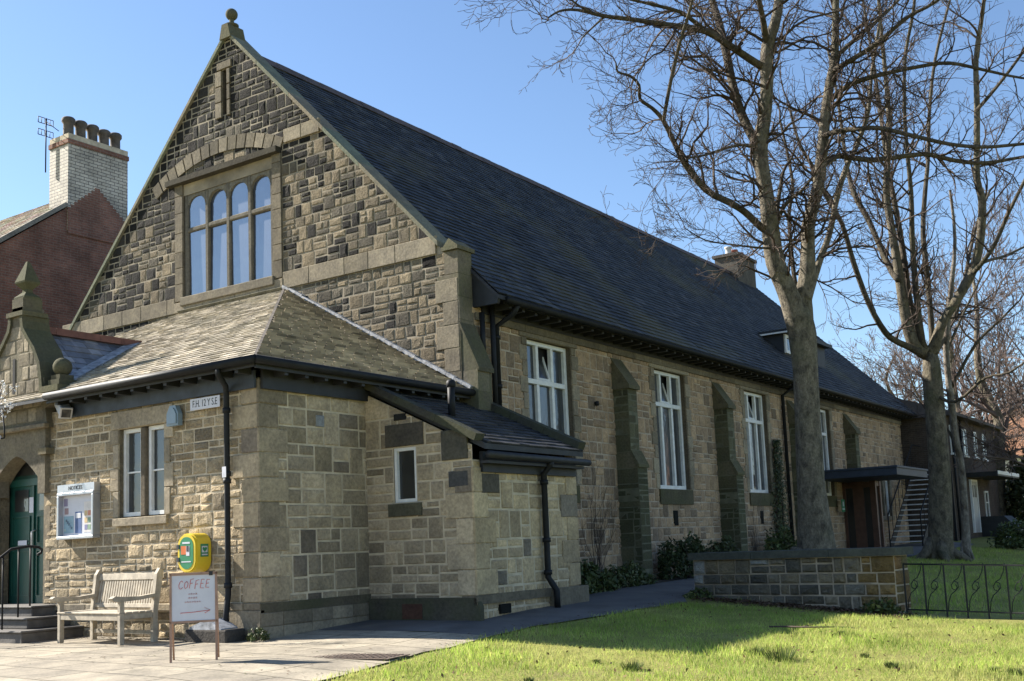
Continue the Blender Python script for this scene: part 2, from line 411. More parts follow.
def masonry(mb,F,poly,holes,pal,ch=(.26,.38),sw=(.28,.6),gap=.016,proud=(.010,.024),bulge=(0,.012),seed=1,reveal=.2,revcol=(.2,.17,.12),extra=(),cut=()):
    # holes: openings (u0,z0,u1,z1) with reveals; extra: areas left for dressed stone, backed but not filled
    r=random.Random(seed)
    u0=min(p[0] for p in poly); u1=max(p[0] for p in poly); z0=min(p[1] for p in poly); z1=max(p[1] for p in poly)
    def free(za,zb,blocks):
        iv=[(u0,u1)]
        for b in blocks:
            if b[1]<zb-1e-6 and b[3]>za+1e-6:
                nv=[]
                for a,c in iv:
                    if b[2]<=a or b[0]>=c: nv.append((a,c)); continue
                    if b[0]>a: nv.append((a,b[0]))
                    if b[2]<c: nv.append((b[2],c))
                iv=nv
        return iv
    zs=sorted(set([z0,z1]+[h[k] for h in holes for k in (1,3) if z0<h[k]<z1]))
    for za,zb in zip(zs,zs[1:]):
        for a,c in free(za,zb,holes):
            q=clip([(a,za),(c,za),(c,zb),(a,zb)],poly)
            if len(q)>2: mb.face([P3(F,u,z,0) for u,z in q],1)
    for h in holes:
        a,b,c,d=h[:4]; rv=reveal
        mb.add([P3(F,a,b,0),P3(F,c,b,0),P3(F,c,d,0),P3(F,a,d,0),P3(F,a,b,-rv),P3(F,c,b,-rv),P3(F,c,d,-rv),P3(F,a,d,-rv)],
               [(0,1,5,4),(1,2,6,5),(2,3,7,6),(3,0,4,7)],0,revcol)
    bl=list(holes)+list(extra)
    zs=sorted(set([z0,z1]+list(cut)+[h[k] for h in bl for k in (1,3) if z0<h[k]<z1]))
    for A,B in zip(zs,zs[1:]):
        n=max(1,round((B-A)/r.uniform(*ch))); rows=[A]
        hs=[r.uniform(.75,1.25) for _ in range(n)]; t=sum(hs)
        for h in hs: rows.append(rows[-1]+h/t*(B-A))
        for za,zb in zip(rows,rows[1:]):
            for a,c in free(za,zb,bl):
                if c-a<.04: continue
                u=a
                while u<c-1e-6:
                    w=r.uniform(*sw)
                    if u+w>c-sw[0]*.7: w=c-u
                    H=zb-za; cells=[(u,za,u+w,zb)]
                    t=r.random()
                    if H>.2:
                        if t<.42: s=za+H*r.uniform(.38,.62); cells=[(u,za,u+w,s),(u,s,u+w,zb)]
                        elif t<.62 and w>.34:
                            s=za+H*r.uniform(.4,.6); m=u+w*r.uniform(.35,.65); cells=[(u,za,u+w,s),(u,s,m,zb),(m,s,u+w,zb)]
                        elif t<.8 and w>.34:
                            s=za+H*r.uniform(.4,.6); m=u+w*r.uniform(.35,.65); cells=[(u,s,u+w,zb),(u,za,m,s),(m,za,u+w,s)]
                    for q in cells:
                        k=gap/2*r.uniform(.7,1.4)
                        pl=clip([(q[0]+k,q[1]+k),(q[2]-k,q[1]+k),(q[2]-k,q[3]-k),(q[0]+k,q[3]-k)],poly)
                        stone_face(mb,F,pl,r,proud,bulge,pal((q[0]+q[2])/2,(q[1]+q[3])/2,r),0)
                    u+=w
def ash(mb,F,u0,z0,u1,z1,d,col,mi=2,d0=-.01,ch=.008):
    # one dressed block standing proud of the rubble
    c=min(ch,(u1-u0)*.2,(z1-z0)*.2)
    a=[(u0,z0),(u1,z0),(u1,z1),(u0,z1)]; b=[(u0+c,z0+c),(u1-c,z0+c),(u1-c,z1-c),(u0+c,z1-c)]
    vs=[P3(F,u,z,d0) for u,z in a]+[P3(F,u,z,d-c) for u,z in a]+[P3(F,u,z,d) for u,z in b]
    fs=[(8,9,10,11)]
    for i in range(4):
        j=(i+1)%4; fs+=[(i,j,4+j,4+i),(4+i,4+j,8+j,8+i)]
    mb.add(vs,fs,mi,col)
def dcol(r,k=1.0):
    k*=r.uniform(.62,1.15); return (.335*k,.285*k,.21*k)
def surround(mb,F,hole,r,lint=.34,jw=.2,sill=.2,d=.03,k=1.0,proud_sill=.06,sillcol=None,jag=True):
    a,b,c,e=hole[:4]; gp=.006
    ash(mb,F,a-jw*1.15,e+gp,c+jw*1.15,e+lint,d+.003,dcol(r,k))
    if sill: ash(mb,F,a-jw*.6,b-sill,c+jw*.6,b-gp,d+proud_sill,sillcol or dcol(r,k*.9))
    z=b; i=0
    while z<e-.02:
        h=min(r.uniform(.28,.42),e-z)
        if e-z-h<.12: h=e-z
        w=jw*(1.25 if (i%2 and jag) else .8)
        ash(mb,F,a-w,z+gp,a-.002,z+h-gp,d,dcol(r,k)); ash(mb,F,c+.002,z+gp,c+w,z+h-gp,d,dcol(r,k)); z+=h; i+=1
def band(mb,F,ua,ub,z0,z1,d,r,k=1.0,w=(.6,1.0)):
    u=ua
    while u<ub-.01:
        x=min(ub,u+r.uniform(*w))
        if ub-x<.25: x=ub
        ash(mb,F,u+.004,z0,x-.004,z1,d,dcol(r,k)); u=x

X=V((1,0,0)); Y=V((0,1,0)); Z=V((0,0,1))
FF=(V((0,0,0)),X,V((0,-1,0)))          # annex front, u = x
FR=(V((0,0,0)),Y,V((1,0,0)))           # annex right, u = y
GY=4.6
FG=(V((0,GY,0)),X,V((0,-1,0)))         # gable
WX=.15
FS=(V((WX,0,0)),Y,V((1,0,0)))          # long side wall
LY=2.2; LX=2.05
FL=(V((0,LY,0)),X,V((0,-1,0)))         # lean-to window wall
FK=(V((LX,0,0)),Y,V((1,0,0)))          # lean-to side
YE=33.2                                 # far end of the hall
RX=-5.74; RZ=11.97; SL=.99              # ridge
roofz=lambda x: RZ-SL*abs(x-RX)
gz=lambda x: 12.19-1.037*abs(x-RX)
MW=[M['rock'],M['mortar'],M['dress'],M['green']]
hall=empty('stone_hall',(0,0,0),0,'long stone hall with a steep slate roof, arched gable window and low front annex','building')

# --- annex front wall
W1=(-3.10,1.80,-2.02,3.17)
AX=-11.46
DR=(-6.41,.5,-5.05,3.02)
mb=MB(); r=random.Random(11)
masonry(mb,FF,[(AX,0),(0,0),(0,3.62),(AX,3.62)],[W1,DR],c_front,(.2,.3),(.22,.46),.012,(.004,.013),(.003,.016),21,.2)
surround(mb,FF,W1,r,.28,.17,.13,.028,1.2,.04)
band(mb,FF,-5.0,-.30,.40,.50,.075,r,1.1,(.8,1.3))
for i in range(9):                                       # corner quoins
    w=.52 if i%2 else .34; z0=.5+i*.345
    q=c_squared(0,z0,r); ash(mb,FF,-w,z0+.008,.022,z0+.336,.030,q)
ash(mb,FF,-.60,.0,.04,.40,.065,dcol(r,.9)); ash(mb,FF,-.62,.405,.03,.5,.055,dcol(r,.9))
mb.build('annex_front_wall',MW,hall)
# --- annex right wall
mb=MB(); r=random.Random(12)
masonry(mb,FR,[(0,-.1),(GY,-.1),(GY,3.62),(0,3.62)],[],c_squared,(.3,.42),(.28,.58),.02,(.008,.016),(0,.006),22)
for i in range(9):
    w=.34 if i%2 else .52; z0=.5+i*.345
    q=c_squared(0,z0,r); ash(mb,FR,-.035,z0+.008,w,z0+.336,.028,q)

u=-.06
while u<2.15:
    x=min(2.2,u+r.uniform(.4,.8)); ash(mb,FR,u,-.1,x-.006,.17,.046,dcol(r,.8)); ash(mb,FR,u,.176,x-.006 if x<2.1 else 2.2,.36,.045,dcol(r,.8)); u=x

mb.prism([(-.05,.363),(2.2,.363),(2.2,.49),(-.05,.49)],FR,-.01,.040,3,dcol(r,.5))
ash(mb,FR,1.1,3.0,1.27,3.17,.03,(.24,.25,.26))
mb.build('annex_side_wall',[M['stone'],M['mortar'],M['dress'],M['green']],hall)
# --- annex core
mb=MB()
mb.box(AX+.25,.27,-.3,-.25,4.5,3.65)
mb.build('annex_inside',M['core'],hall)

# --- gable wall
GW=(-7.2,6.62,-4.46,8.95)
HL=RX-(.15-RX)
gp=[(HL,3),(.15,3),(.15,gz(.15)),(RX,gz(RX)),(HL,gz(.15))]
mb=MB(); r=random.Random(13)
slit=(RX-.19,10.45,RX-.03,11.45)
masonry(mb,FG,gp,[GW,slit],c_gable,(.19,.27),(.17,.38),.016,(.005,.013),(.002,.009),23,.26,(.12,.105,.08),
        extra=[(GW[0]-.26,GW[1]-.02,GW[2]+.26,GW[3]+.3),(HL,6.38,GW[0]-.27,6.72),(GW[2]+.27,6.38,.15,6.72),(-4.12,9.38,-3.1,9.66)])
for a,b in ((HL+.1,GW[0]-.27),(GW[2]+.27,-.32)): band(mb,FG,a,b,6.38,6.72,.04,r,.85)
band(mb,FG,GW[0]-.28,GW[2]+.28,6.38,6.60,.05,r,.8)
# window dressings
for a,b in ((GW[0]-.26,GW[0]-.005),(GW[2]+.005,GW[2]+.26)):
    z=GW[1]
    while z<GW[3]+.2:
        h=r.uniform(.3,.45); ash(mb,FG,a,z+.004,b,min(z+h,GW[3]+.27)-.004,.04,dcol(r,.6)); z+=h
# label mould
mb.box(GW[0]-.42,GY-.17,9.20,GW[2]+.26,GY-.0,9.32,2,(.055,.048,.036))
# relieving arch and its springers
n=15; cx=-6.0; R0=3.98; zc=5.66
for i in range(n):
    a0=R(121.5-58*i/n-.25); a1=R(121.5-58*(i+1)/n+.25)
    pl=[(cx+R0*math.cos(a),zc+R0*math.sin(a)) for a in (a1,)]+[(cx+(R0+.3)*math.cos(a1),zc+(R0+.3)*math.sin(a1)),(cx+(R0+.3)*math.cos(a0),zc+(R0+.3)*math.sin(a0)),(cx+R0*math.cos(a0),zc+R0*math.sin(a0))]
    mb.prism(pl,FG,-.01,.036+r.uniform(0,.003),2,dcol(r,r.choice((.75,.6,.5))))
ash(mb,FG,-4.1,9.38,-3.62,9.66,.045,dcol(r,.75)); ash(mb,FG,-3.61,9.38,-3.12,9.66,.045,dcol(r,.7))
for z in (10.4,10.75,11.1):
    ash(mb,FG,slit[0]-.2,z,slit[0]-.004,z+.33,.045,dcol(r,.85)); ash(mb,FG,slit[2]+.004,z,slit[2]+.1,z+.33,.045,dcol(r,.5))
ash(mb,FG,slit[0]-.14,11.46,slit[2]+.14,11.62,.045,dcol(r,.55))
for i in range(4):
    w=.5 if i%2 else .34; ash(mb,FG,.14-w,4.2+i*.42,.14,4.2+i*.42+.41,.045,dcol(r,.7))
mb.build('gable_wall',[M['gstone'],M['mortar_g'],M['dress'],M['green']],hall)
mb=MB(); mb.prism([(.12,5.9),(RX,gz(RX)-.03),(2*RX-.12,5.9)],FG,-.36,-.30,0,(.10,.09,.07)); mb.build('gable_back',M['stone'],hall)
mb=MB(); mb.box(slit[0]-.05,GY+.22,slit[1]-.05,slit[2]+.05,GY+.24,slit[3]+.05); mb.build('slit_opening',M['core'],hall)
# gable window: four lights, transom, arched heads
gw=empty('gable_window',(GW[0],GY,GW[1])); gw.parent=hall
W=GW[2]-GW[0]; Hh=GW[3]-GW[1]+.27
mb=MB(); dd=.2
FW=(V((0,0,0)),X,V((0,-1,0)))
lw=(W-5*.11)/4
for i in range(5):
    u=i*(lw+.11); mb.box(u,.015,0,u+.11,.10,Hh-.02,0,(.15,.135,.11),bev=.02)
mb.box(.002,.02,1.50,W-.002,.11,1.60,0,(.15,.135,.11),bev=.02)
mb.box(-.05,-.09,-.12,W+.05,.27,.07,0,(.19,.165,.125),bev=.015)
for i in range(4):                                          # arched heads
    ua=.11+i*(lw+.11); ub=ua+lw; zb=Hh-.02; zs=Hh-.55; k=10
    arc=[(ua+lw/2-lw/2*math.cos(math.pi*j/k), zs+.22*math.sin(math.pi*j/k)) for j in range(k+1)]
    for j in range(k):
        p,q=arc[j],arc[j+1]
        mb.prism([(p[0],p[1]),(q[0],q[1]),(q[0],zb),(p[0],zb)],FW,-.11,-.025,0,(.17,.155,.125))
mb.build('mullions',M['dress'],gw)
for i in range(4):
    ua=.11+i*(lw+.11)
    m2=MB(); m2.box(ua-.02,.075,.05,ua+lw+.02,.085,Hh-.1); pn=m2.build('pane',M['skyglass'],gw); pn.rotation_euler=(R((.5,-.6,.3,-.4)[i]),0,0)
# gable copings + kneelers + finial
def coping(mb,x0,x1):
    # sloping coping slab along the roof line, several stones
    n=6
    for i in range(n):
        a=x0+(x1-x0)*i/n; b=x0+(x1-x0)*(i+1)/n-.008*(1 if x1>x0 else -1)
        t=.0
        pl=[(a,gz(a)-.0),(b,gz(b)-.0),(b,gz(b)+.10),(a,gz(a)+.10)]
        if x1<x0: pl=[(b,gz(b)),(a,gz(a)),(a,gz(a)+.10),(b,gz(b)+.10)]
        mb.prism(pl,FG,-.42,.07,0,(.24*rng.uniform(.75,1.1),.20,.145))
mb=MB(); coping(mb,RX+.001,-.25); mb.build('gable_coping',M['dress'],hall)
mb=MB(); coping(mb,RX-.001,2*RX+.25); mb.build('gable_coping',M['dress'],hall)
def kneeler(sx):
    mb=MB(); f=lambda x: RX+sx*(x-RX)
    def P(pl,d0,d1,c):
        q=[(f(u),z) for u,z in pl]
        if sx<0: q=q[::-1]
        mb.prism(q,FG,d0,d1,0,c)
    P([(-.16,6.38),(.20,6.38),(.20,6.45),(-.16,6.45)],-.44,.09,(.16,.145,.10))
    P([(-.14,6.45),(.18,6.45),(.0,6.60)],-.42,.07,(.18,.16,.11))
    P([(-.14,3.0),(.16,3.0),(.16,6.38),(-.14,6.38)],-.38,.028,(.13,.12,.09))
    P([(.155,3.0),(.50,3.0),(.50,4.2),(.155,5.0)],-.38,.03,(.13,.12,.088))
    P([(.15,5.0),(.54,4.15),(.54,4.22),(.155,5.08)],-.41,.05,(.11,.10,.07))
    for k in range(8):
        z=3.05+k*.415; w=.30 if k%2 else .46; q=rng.uniform(.7,1.1); P([(.164-w,z),(.164,z),(.164,z+.405),(.164-w,z+.405)],-.36,.040,(.21*q,.18*q,.135*q))
    for k in range(3):
        z=3.05+k*.38; q=rng.uniform(.7,1.1); P([(.2,z),(.505,z),(.505,z+.37),(.2,z+.37)],-.3,.038,(.19*q,.17*q,.125*q))
    return mb
kneeler(1).build('gable_buttress',M['soot'],hall); kneeler(-1).build('gable_buttress',M['soot'],hall)
AZ=gz(RX)+.1
mb=MB(); mb.prism([(-.17,-.2),(.17,-.2),(.09,.12),(-.09,.12)],(V((RX,GY,AZ)),X,V((0,-1,0))),-.34,.1,0,(.15,.135,.09))
mb.lathe((RX,GY+.1,AZ+.10),[(.09,0),(.15,.03),(.15,.06),(.07,.09),(.05,.14),(.06,.20)],14,0,(.13,.12,.08))
mb.lathe((RX,GY+.1,AZ+.40),[(.13*math.sin(math.pi*k/10)+.001,-.13*math.cos(math.pi*k/10)) for k in range(11)],18,0,(.12,.115,.08))
mb.build('ball_finial',M['soot'],hall)

# --- long side wall
WY=[6.66,12.0,17.36,22.9]; WW=1.64; WZ0,WZ1=2.28,5.07
holes=[(y,WZ0,y+WW,WZ1) for y in WY]+[(29.45,1.62,30.1,2.95),(30.35,1.62,31.0,2.95)]
mb=MB(); r=random.Random(14)
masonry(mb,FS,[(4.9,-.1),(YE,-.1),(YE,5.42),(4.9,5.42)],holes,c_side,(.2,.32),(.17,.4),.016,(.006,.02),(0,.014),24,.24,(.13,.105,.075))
for h in holes[:4]:
    surround(mb,FS,h,r,.36,.21,0,.032,.95)
    mb.prism([(h[0]-.05,h[1]-.36),(h[2]+.05,h[1]-.36),(h[2]+.05,h[1]-.01),(h[0]-.05,h[1]-.01)],FS,-.01,.05,3,(.13,.115,.075))
    ash(mb,FS,h[0]+.62,h[1]-.85,h[0]+.84,h[1]-.5,.026,(.008,.008,.009))     # air vent
for h in holes[4:6]: surround(mb,FS,h,r,.3,.16,.16,.032,.85)
band(mb,FS,5.0,YE,5.16,5.30,.06,r,.6,(1.2,1.9))
mb.build('side_wall',[M['side'],M['mortar_d'],M['dress'],M['green']],hall)
# far end, back wall and the inside
FE=(V((0,YE,0)),V((-1,0,0)),V((0,1,0)))
mb=MB(); mb.prism([(-WX,-.2),(-HL,-.2),(-HL,5.4),(-RX,RZ-.05),(-WX,5.4)],FE,-.3,0,0,(.12,.1,.07)); mb.build('end_wall',M['side'],hall)
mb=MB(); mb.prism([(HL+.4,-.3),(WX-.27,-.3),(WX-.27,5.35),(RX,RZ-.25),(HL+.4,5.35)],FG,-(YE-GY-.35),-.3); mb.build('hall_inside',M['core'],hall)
mb=MB(); mb.box(HL,GY+.01,-.2,HL+.3,YE,5.45,0,(.13,.11,.08)); mb.build('back_wall',M['side'],hall)

# windows of the long wall: timber frame 3 x 2 lights, middle top light tipped open
def side_window():
    w=empty('tall_window',(WX,0,WZ0)); w.parent=hall
    h=WZ1-WZ0; zt=h-.80; xo=-.15
    mb=MB()
    t=.085
    for y in (0,WW-t): mb.box(xo-.04,y,0,xo+.05,y+t,h,0,bev=.008)
    mb.box(xo-.04,t,h-t,xo+.05,WW-t,h,0,bev=.008); mb.box(xo-.04,t,0,xo+.07,WW-t,.09,0,bev=.008)
    mb.box(xo-.04,t,zt-.05,xo+.055,WW-t,zt+.05,0,bev=.008)
    m=WW/3
    for k in (1,2):
        mb.box(xo-.035,k*m-.045,.09,xo+.05,k*m+.045,zt-.05,0,bev=.008); mb.box(xo-.035,k*m-.045,zt+.05,xo+.05,k*m+.045,h-t,0,bev=.008)
    fr=mb.build('frame',M['white'],w)
    mb=MB()
    for k in range(3):
        a=k*m+.045; b=(k+1)*m-.045
        if k==0: a=t
        if k==2: b=WW-t
        mb.box(xo-.03,a,.09,xo-.02,b,zt-.05)
        if k!=1: mb.box(xo-.03,a,zt+.05,xo-.02,b,h-t)
    mb.box(xo-.2,m+.05,zt+.05,xo-.19,2*m-.05,h-t)
    mb.build('pane',M['glass'],w)
    mb=MB(); Mx=Matrix.Translation((xo,m+.045,zt+.05))@Matrix.Rotation(R(-16),4,'Y')
    hh=h-t-zt-.06; ww=m-.09
    for q in ((0,0,.045,hh),(ww-.045,0,ww,hh),(.045,0,ww-.045,.045),(.045,hh-.045,ww-.045,hh)):
        mb.box(-.02,q[0],q[1],.03,q[2],q[3],0,M=Mx)
    mb.box(.0,.04,.04,.006,ww-.04,hh-.04,1,M=Mx)
    mb.build('casement',[M['white'],M['glass']],w)
    return w
w0=side_window(); w0.location=(WX,WY[0],WZ0)
for y in WY[1:]: copy_tree(w0,hall,(WX,y,WZ0))
def small_window(F,hole,name='window',nl=1,d=-.12,t=.06,parent=hall,bar=None):
    a,b,c,e=hole[:4]; w=empty(name,P3(F,a,b)); w.parent=parent
    O=(V((0,0,0)),F[1],F[2]); mb=MB(); W_=c-a; H_=e-b
    def bx(u0,z0,u1,z1,dd=.05): mb.prism([(u0,z0),(u1,z0),(u1,z1),(u0,z1)],O,d-.03,d+dd)
    bx(0,0,t,H_); bx(W_-t,0,W_,H_); bx(t,H_-t,W_-t,H_); bx(t,0,W_-t,t)
    for k in range(1,nl): bx(W_*k/nl-t/2,t,W_*k/nl+t/2,H_-t)
    if bar: bx(t,H_*bar-.012,W_-t,H_*bar+.012,.02)
    mb.build('frame',M['white'],w)
    mb=MB(); mb.prism([(t*.5,t*.5),(W_-t*.5,t*.5),(W_-t*.5,H_-t*.5),(t*.5,H_-t*.5)],O,d-.02,d-.005); mb.build('pane',M['glass'],w)
    return w
for h in holes[4:6]: small_window(FS,h,'small_window')
# annex front window : stone mullion, two lights
small_window(FF,(W1[0],W1[1]+.02,W1[0]+.47,W1[3]),'front_window',bar=.5); small_window(FF,(W1[2]-.47,W1[1]+.02,W1[2],W1[3]),'front_window',bar=.5)
mb=MB(); mb.box(W1[0]+.475,.01,W1[1]+.002,W1[2]-.475,.16,W1[3]-.002,0,(.14,.115,.085),bev=.02); mb.build('window_mullion',M['dress'],hall)

# buttresses along the side wall
def buttress():
    mb=MB(); r=random.Random(5); T=.44
    def P(pl,a,b,c): mb.prism(pl,(V((0,0,0)),X,V((0,-1,0))),-b,-a,0,c)
    P([(0,-.2),(.50,-.2),(.50,2.70),(.36,2.98),(0,2.98)],.008,T-.008,(.17,.15,.10))
    P([(0,2.98),(.352,2.98),(.352,4.358),(.0,4.358)],.023,T-.023,(.16,.14,.095))
    P([(0,4.36),(.43,4.36),(.43,4.44),(0,5.08)],-.025,T+.025,(.15,.135,.09))
    P([(.50,2.66),(.555,2.66),(.555,2.72),(.385,3.04),(.36,3.04)],-.015,T+.015,(.14,.13,.08))
    def cg(u,z,r):
        k=r.uniform(.7,1.15); return tuple(x*k for x in ((.135,.125,.08) if r.random()<.6 else (.10,.098,.062)))
    NY=V((0,-1,0))
    masonry(mb,(V((.51,0,0)),Y,X),[(0,-.2),(T,-.2),(T,2.66),(0,2.66)],[],cg,(.26,.36),(.2,.44),.008,(.002,.004),(0,.002),71)
    masonry(mb,(V((.36,.015,0)),Y,X),[(0,3.04),(T-.03,3.04),(T-.03,4.36),(0,4.36)],[],cg,(.26,.36),(.2,.42),.008,(.002,.004),(0,.002),72)
    masonry(mb,(V((0,0,0)),X,NY),[(0,-.2),(.52,-.2),(.52,2.66),(0,2.66)],[],cg,(.26,.36),(.2,.5),.008,(.002,.004),(0,.002),73)
    masonry(mb,(V((0,.015,0)),X,NY),[(0,3.0),(.37,3.0),(.37,4.36),(0,4.36)],[],cg,(.26,.36),(.2,.36),.008,(.002,.004),(0,.002),74)
    return mb
b0=buttress().build('buttress',[M['green'],M['mortar_m']],hall); b0.location=(WX,10.0,0)
for y in (15.3,20.7,26.0): copy_tree(b0,hall,(WX,y,0))

# --- roofs
def slates(mb,O,E,S,N,poly,course,sw,col,h1=.03,h0=.006,seed=1,gap=.004,jit=.004,mi=0):
    # poly convex in (e,s) coordinates, counter-clockwise
    r=random.Random(seed); s0=min(p[1] for p in poly); s1=max(p[1] for p in poly); e0=min(p[0] for p in poly); e1=max(p[0] for p in poly)
    n=int((s1-s0)/course)+1
    for i in range(n):
        sa=s0+i*course; sb=sa+course*1.15; e=e0-r.uniform(0,sw[1])
        while e<e1:
            w=r.uniform(*sw); hh=h1+r.uniform(-jit,jit*1.5); a=sa+r.uniform(-.008,.008)
            q=clip([(e+gap,a),(e+w-gap,a),(e+w-gap,sb),(e+gap,sb)],poly); e+=w
            if len(q)<3 or abs(area(q))<.002: continue
            hf=lambda s: hh-(hh-h0)*(s-a)/(sb-a)
            c=col(r,(q[0][0],sa)); b=len(mb.v); k=len(q)
            vs=[O+E*u+S*s+N*hf(s) for u,s in q]+[O+E*u+S*s for u,s in q]
            fs=[tuple(range(k))]+[(k+j,k+(j+1)%k,(j+1)%k,j) for j in range(k)]
            mb.add(vs,fs,mi,c)
def c_slate(r,p):
    k=r.uniform(.6,1.4); t=r.random()
    b=(.034,.037,.044) if t<.7 else ((.055,.056,.060) if t<.9 else (.020,.023,.030))
    return tuple(x*k for x in b)
def c_sslate(r,p):
    k=r.uniform(.72,1.2); t=r.random()
    b=(.45,.395,.31) if t<.6 else ((.39,.34,.27) if t<.85 else (.29,.25,.19))
    return tuple(x*k for x in b)
def c_sslate2(r,p):
    k=r.uniform(.7,1.2); t=r.random()
    b=(.47,.375,.255) if t<.55 else ((.38,.305,.215) if t<.85 else (.27,.22,.155))
    return tuple(x*k for x in b)
EX=.75
S=V((RX-EX,0,RZ-roofz(EX))).normalized(); N=S.cross(Y)*-1
if N.z<0: N=-N
L=(V((RX,0,RZ))-V((EX,0,roofz(EX)))).length
mb=MB()
slates(mb,V((EX,GY+.36,roofz(EX))),Y,S,N,[(0,0),(YE-GY-.2,0),(YE-GY-.2,L),(0,L)],.185,(.22,.34),c_slate,.026,.006,31)
mb.prism([(EX-.01,roofz(EX)-.02),(RX,RZ-.01),(2*RX-EX,roofz(EX)),(2*RX-EX,roofz(EX)-.08),(RX,RZ-.12),(EX-.01,roofz(EX)-.09)],FG,-(YE-GY+.15),-.34,0,(.04,.042,.05))
roof=mb.build('main_roof',M['slate'],hall)
mb=MB()
yy=GY+.4
while yy<YE-.1:
    y2=min(yy+.46,YE+.1); o=rng.uniform(-.008,.008)
    mb.prism([(RX-.2,RZ-.14+o),(RX+.2,RZ-.14+o),(RX+.05,RZ+.07+o),(RX-.05,RZ+.07+o)],(V((0,yy,0)),X,V((0,-1,0))),-(y2-yy-.008),0); yy=y2
mb.build('ridge_tiles',M['dridge'],hall)
# eaves of the long side: fascia, rafter ends, gutter
mb=MB(); ze=roofz(EX)
mb.box(WX+.03,5.2,5.30,WX+.07,YE,5.56,0); mb.box(EX-.09,5.2,ze-.13,EX-.05,YE+.1,ze-.02,0)
y=5.4
while y<YE: mb.box(WX+.06,y,5.36,EX-.09,y+.09,5.47,0); y+=.42
mb.prism([(WX-.1,5.38),(EX-.06,5.38),(EX-.02,roofz(EX)-.04),(WX-.1,roofz(WX-.1)-.06)],(V((0,GY+.40,0)),X,V((0,-1,0))),-.04,.03); mb.box(WX+.08,GY+.45,5.475,EX-.09,YE,5.485)
mb.build('eaves_boards',M['timber_b'],hall)
mb=MB(); mb.tube([(EX+.03,5.16,ze-.08),(EX+.03,YE+.1,ze-.06)],.065,8); mb.build('gutter',M['iron'],hall)

# annex roof
A1=V((.36,-.40,3.80)); AP=V((-4.16,GY,6.36)); AL=V((AX-.36,-.40,3.80)); APL=V((AX+4.16,GY,6.36))
Sf=V((0,AP.y-A1.y,AP.z-A1.z)); lf=Sf.length; Sf.normalize(); Nf=V((1,0,0)).cross(Sf)
mb=MB(); wid=A1.x-AL.x
slates(mb,AL,X,Sf,Nf,[(0,0),(wid,0),(AP.x-AL.x,lf),(APL.x-AL.x,lf)],.135,(.16,.26),c_sslate,.026,.006,32)
mb.build('annex_front_roof',M['sslate'],hall)
Sr=V((AP.x-A1.x,0,AP.z-A1.z)); lr=Sr.length; Sr.normalize(); Nr=Y.cross(Sr)
if Nr.z<0: Nr=-Nr
mb=MB()
slates(mb,A1,Y,Sr,Nr,[(0,0),(GY-A1.y,0),(GY-A1.y,lr)],.155,(.18,.28),c_sslate2,.055,.004,33,.006,.004)
mb.build('annex_side_roof',M['sslate2'],hall)
mb=MB()
mb.add([A1,AP,APL,AL,V((.36,GY,3.8)),V((AX-.36,GY,3.8))]+[p-V((0,0,.06)) for p in (A1,AP,APL,AL,V((.36,GY,3.8)),V((AX-.36,GY,3.8)))],
       [(0,1,2,3),(0,4,1),(3,2,5),(6,9,8,7),(6,7,10),(9,11,8),(0,3,9,6),(4,0,6,10),(3,5,11,9)],0,(.05,.05,.05))
mb.build('roof_deck',M['timber_b'],hall)
def ribbon(mb,a,b,w,h,up,n=1,mi=0,jit=0,col=(.13,.12,.085)):
    a=V(a); b=V(b); t=(b-a); ln=t.length; t.normalize(); s=t.cross(up).normalized(); u=s.cross(t)
    for i in range(n):
        p=a+t*ln*i/n; q=a+t*(ln*(i+1)/n-.006); o=u*rng.uniform(-jit,jit)
        vs=[p+o-s*w+u*-.03,p+o+s*w+u*-.03,p+o+s*w+u*h,p+o-s*w+u*h,q+o-s*w+u*-.03,q+o+s*w+u*-.03,q+o+s*w+u*h,q+o-s*w+u*h]
        mb.add(vs,[(3,2,1,0),(4,5,6,7),(0,1,5,4),(1,2,6,5),(2,3,7,6),(3,0,4,7)],mi,col)
mb=MB(); ribbon(mb,AP+V((.02,-.05,.05)),V((.40,GY-.07,3.86)),.055,.035,Nr,26,0,.012); mb.build('abutment_flashing',M['lead'],hall)
mb=MB(); ribbon(mb,AP+V((0,-.05,.05)),APL+V((0,-.05,.05)),.06,.02,Nf,7,0,.003); mb.build('abutment_flashing',M['dress'],hall)
mb=MB(); ribbon(mb,A1+V((-.02,.02,.02)),AP+V((0,-.03,.02)),.022,.018,V((0,0,1)),30,0,.002); mb.build('hip_mitre',M['pot'],hall)
# annex eaves
mb=MB()
mb.box(-4.42,-.05,3.47,-.0,-.085,3.72,1); mb.box(-4.5,-.34,3.70,.33,-.36,3.80,0)
mb.box(AX,-.05,3.47,-6.9,-.085,3.72,1); mb.box(AX-.3,-.34,3.70,-6.9,-.36,3.80,0)
mb.box(.04,.0,3.46,.085,GY-.02,3.74,0); mb.box(.31,-.36,3.68,.335,GY,3.80,0)
x=-4.3
while x<0: mb.box(x,-.33,3.66,x+.07,-.09,3.75,0); x+=.38
y=.2
while y<GY: mb.box(.09,y,3.64,.31,y+.07,3.73,0); y+=.4
mb.build('annex_eaves',[M['timber_b'],M['fascia']],hall)
mb=MB(); mb.tube([(-4.42,-.43,3.80),(.40,-.43,3.79)],.06,8); mb.tube([(.40,-.43,3.79),(.40,GY-.05,3.78)],.06,8); mb.build('gutter',M['iron'],hall)
def pipe(pts,rad=.045,name='downpipe',brk=(),parent=hall,mat='iron'):
    mb=MB(); mb.tube(pts,rad,10)
    for p in brk: mb.tube([V(p)-V((0,0,.035)),V(p)+V((0,0,.035))],rad*1.35,10)
    return mb.build(name,M[mat],parent)
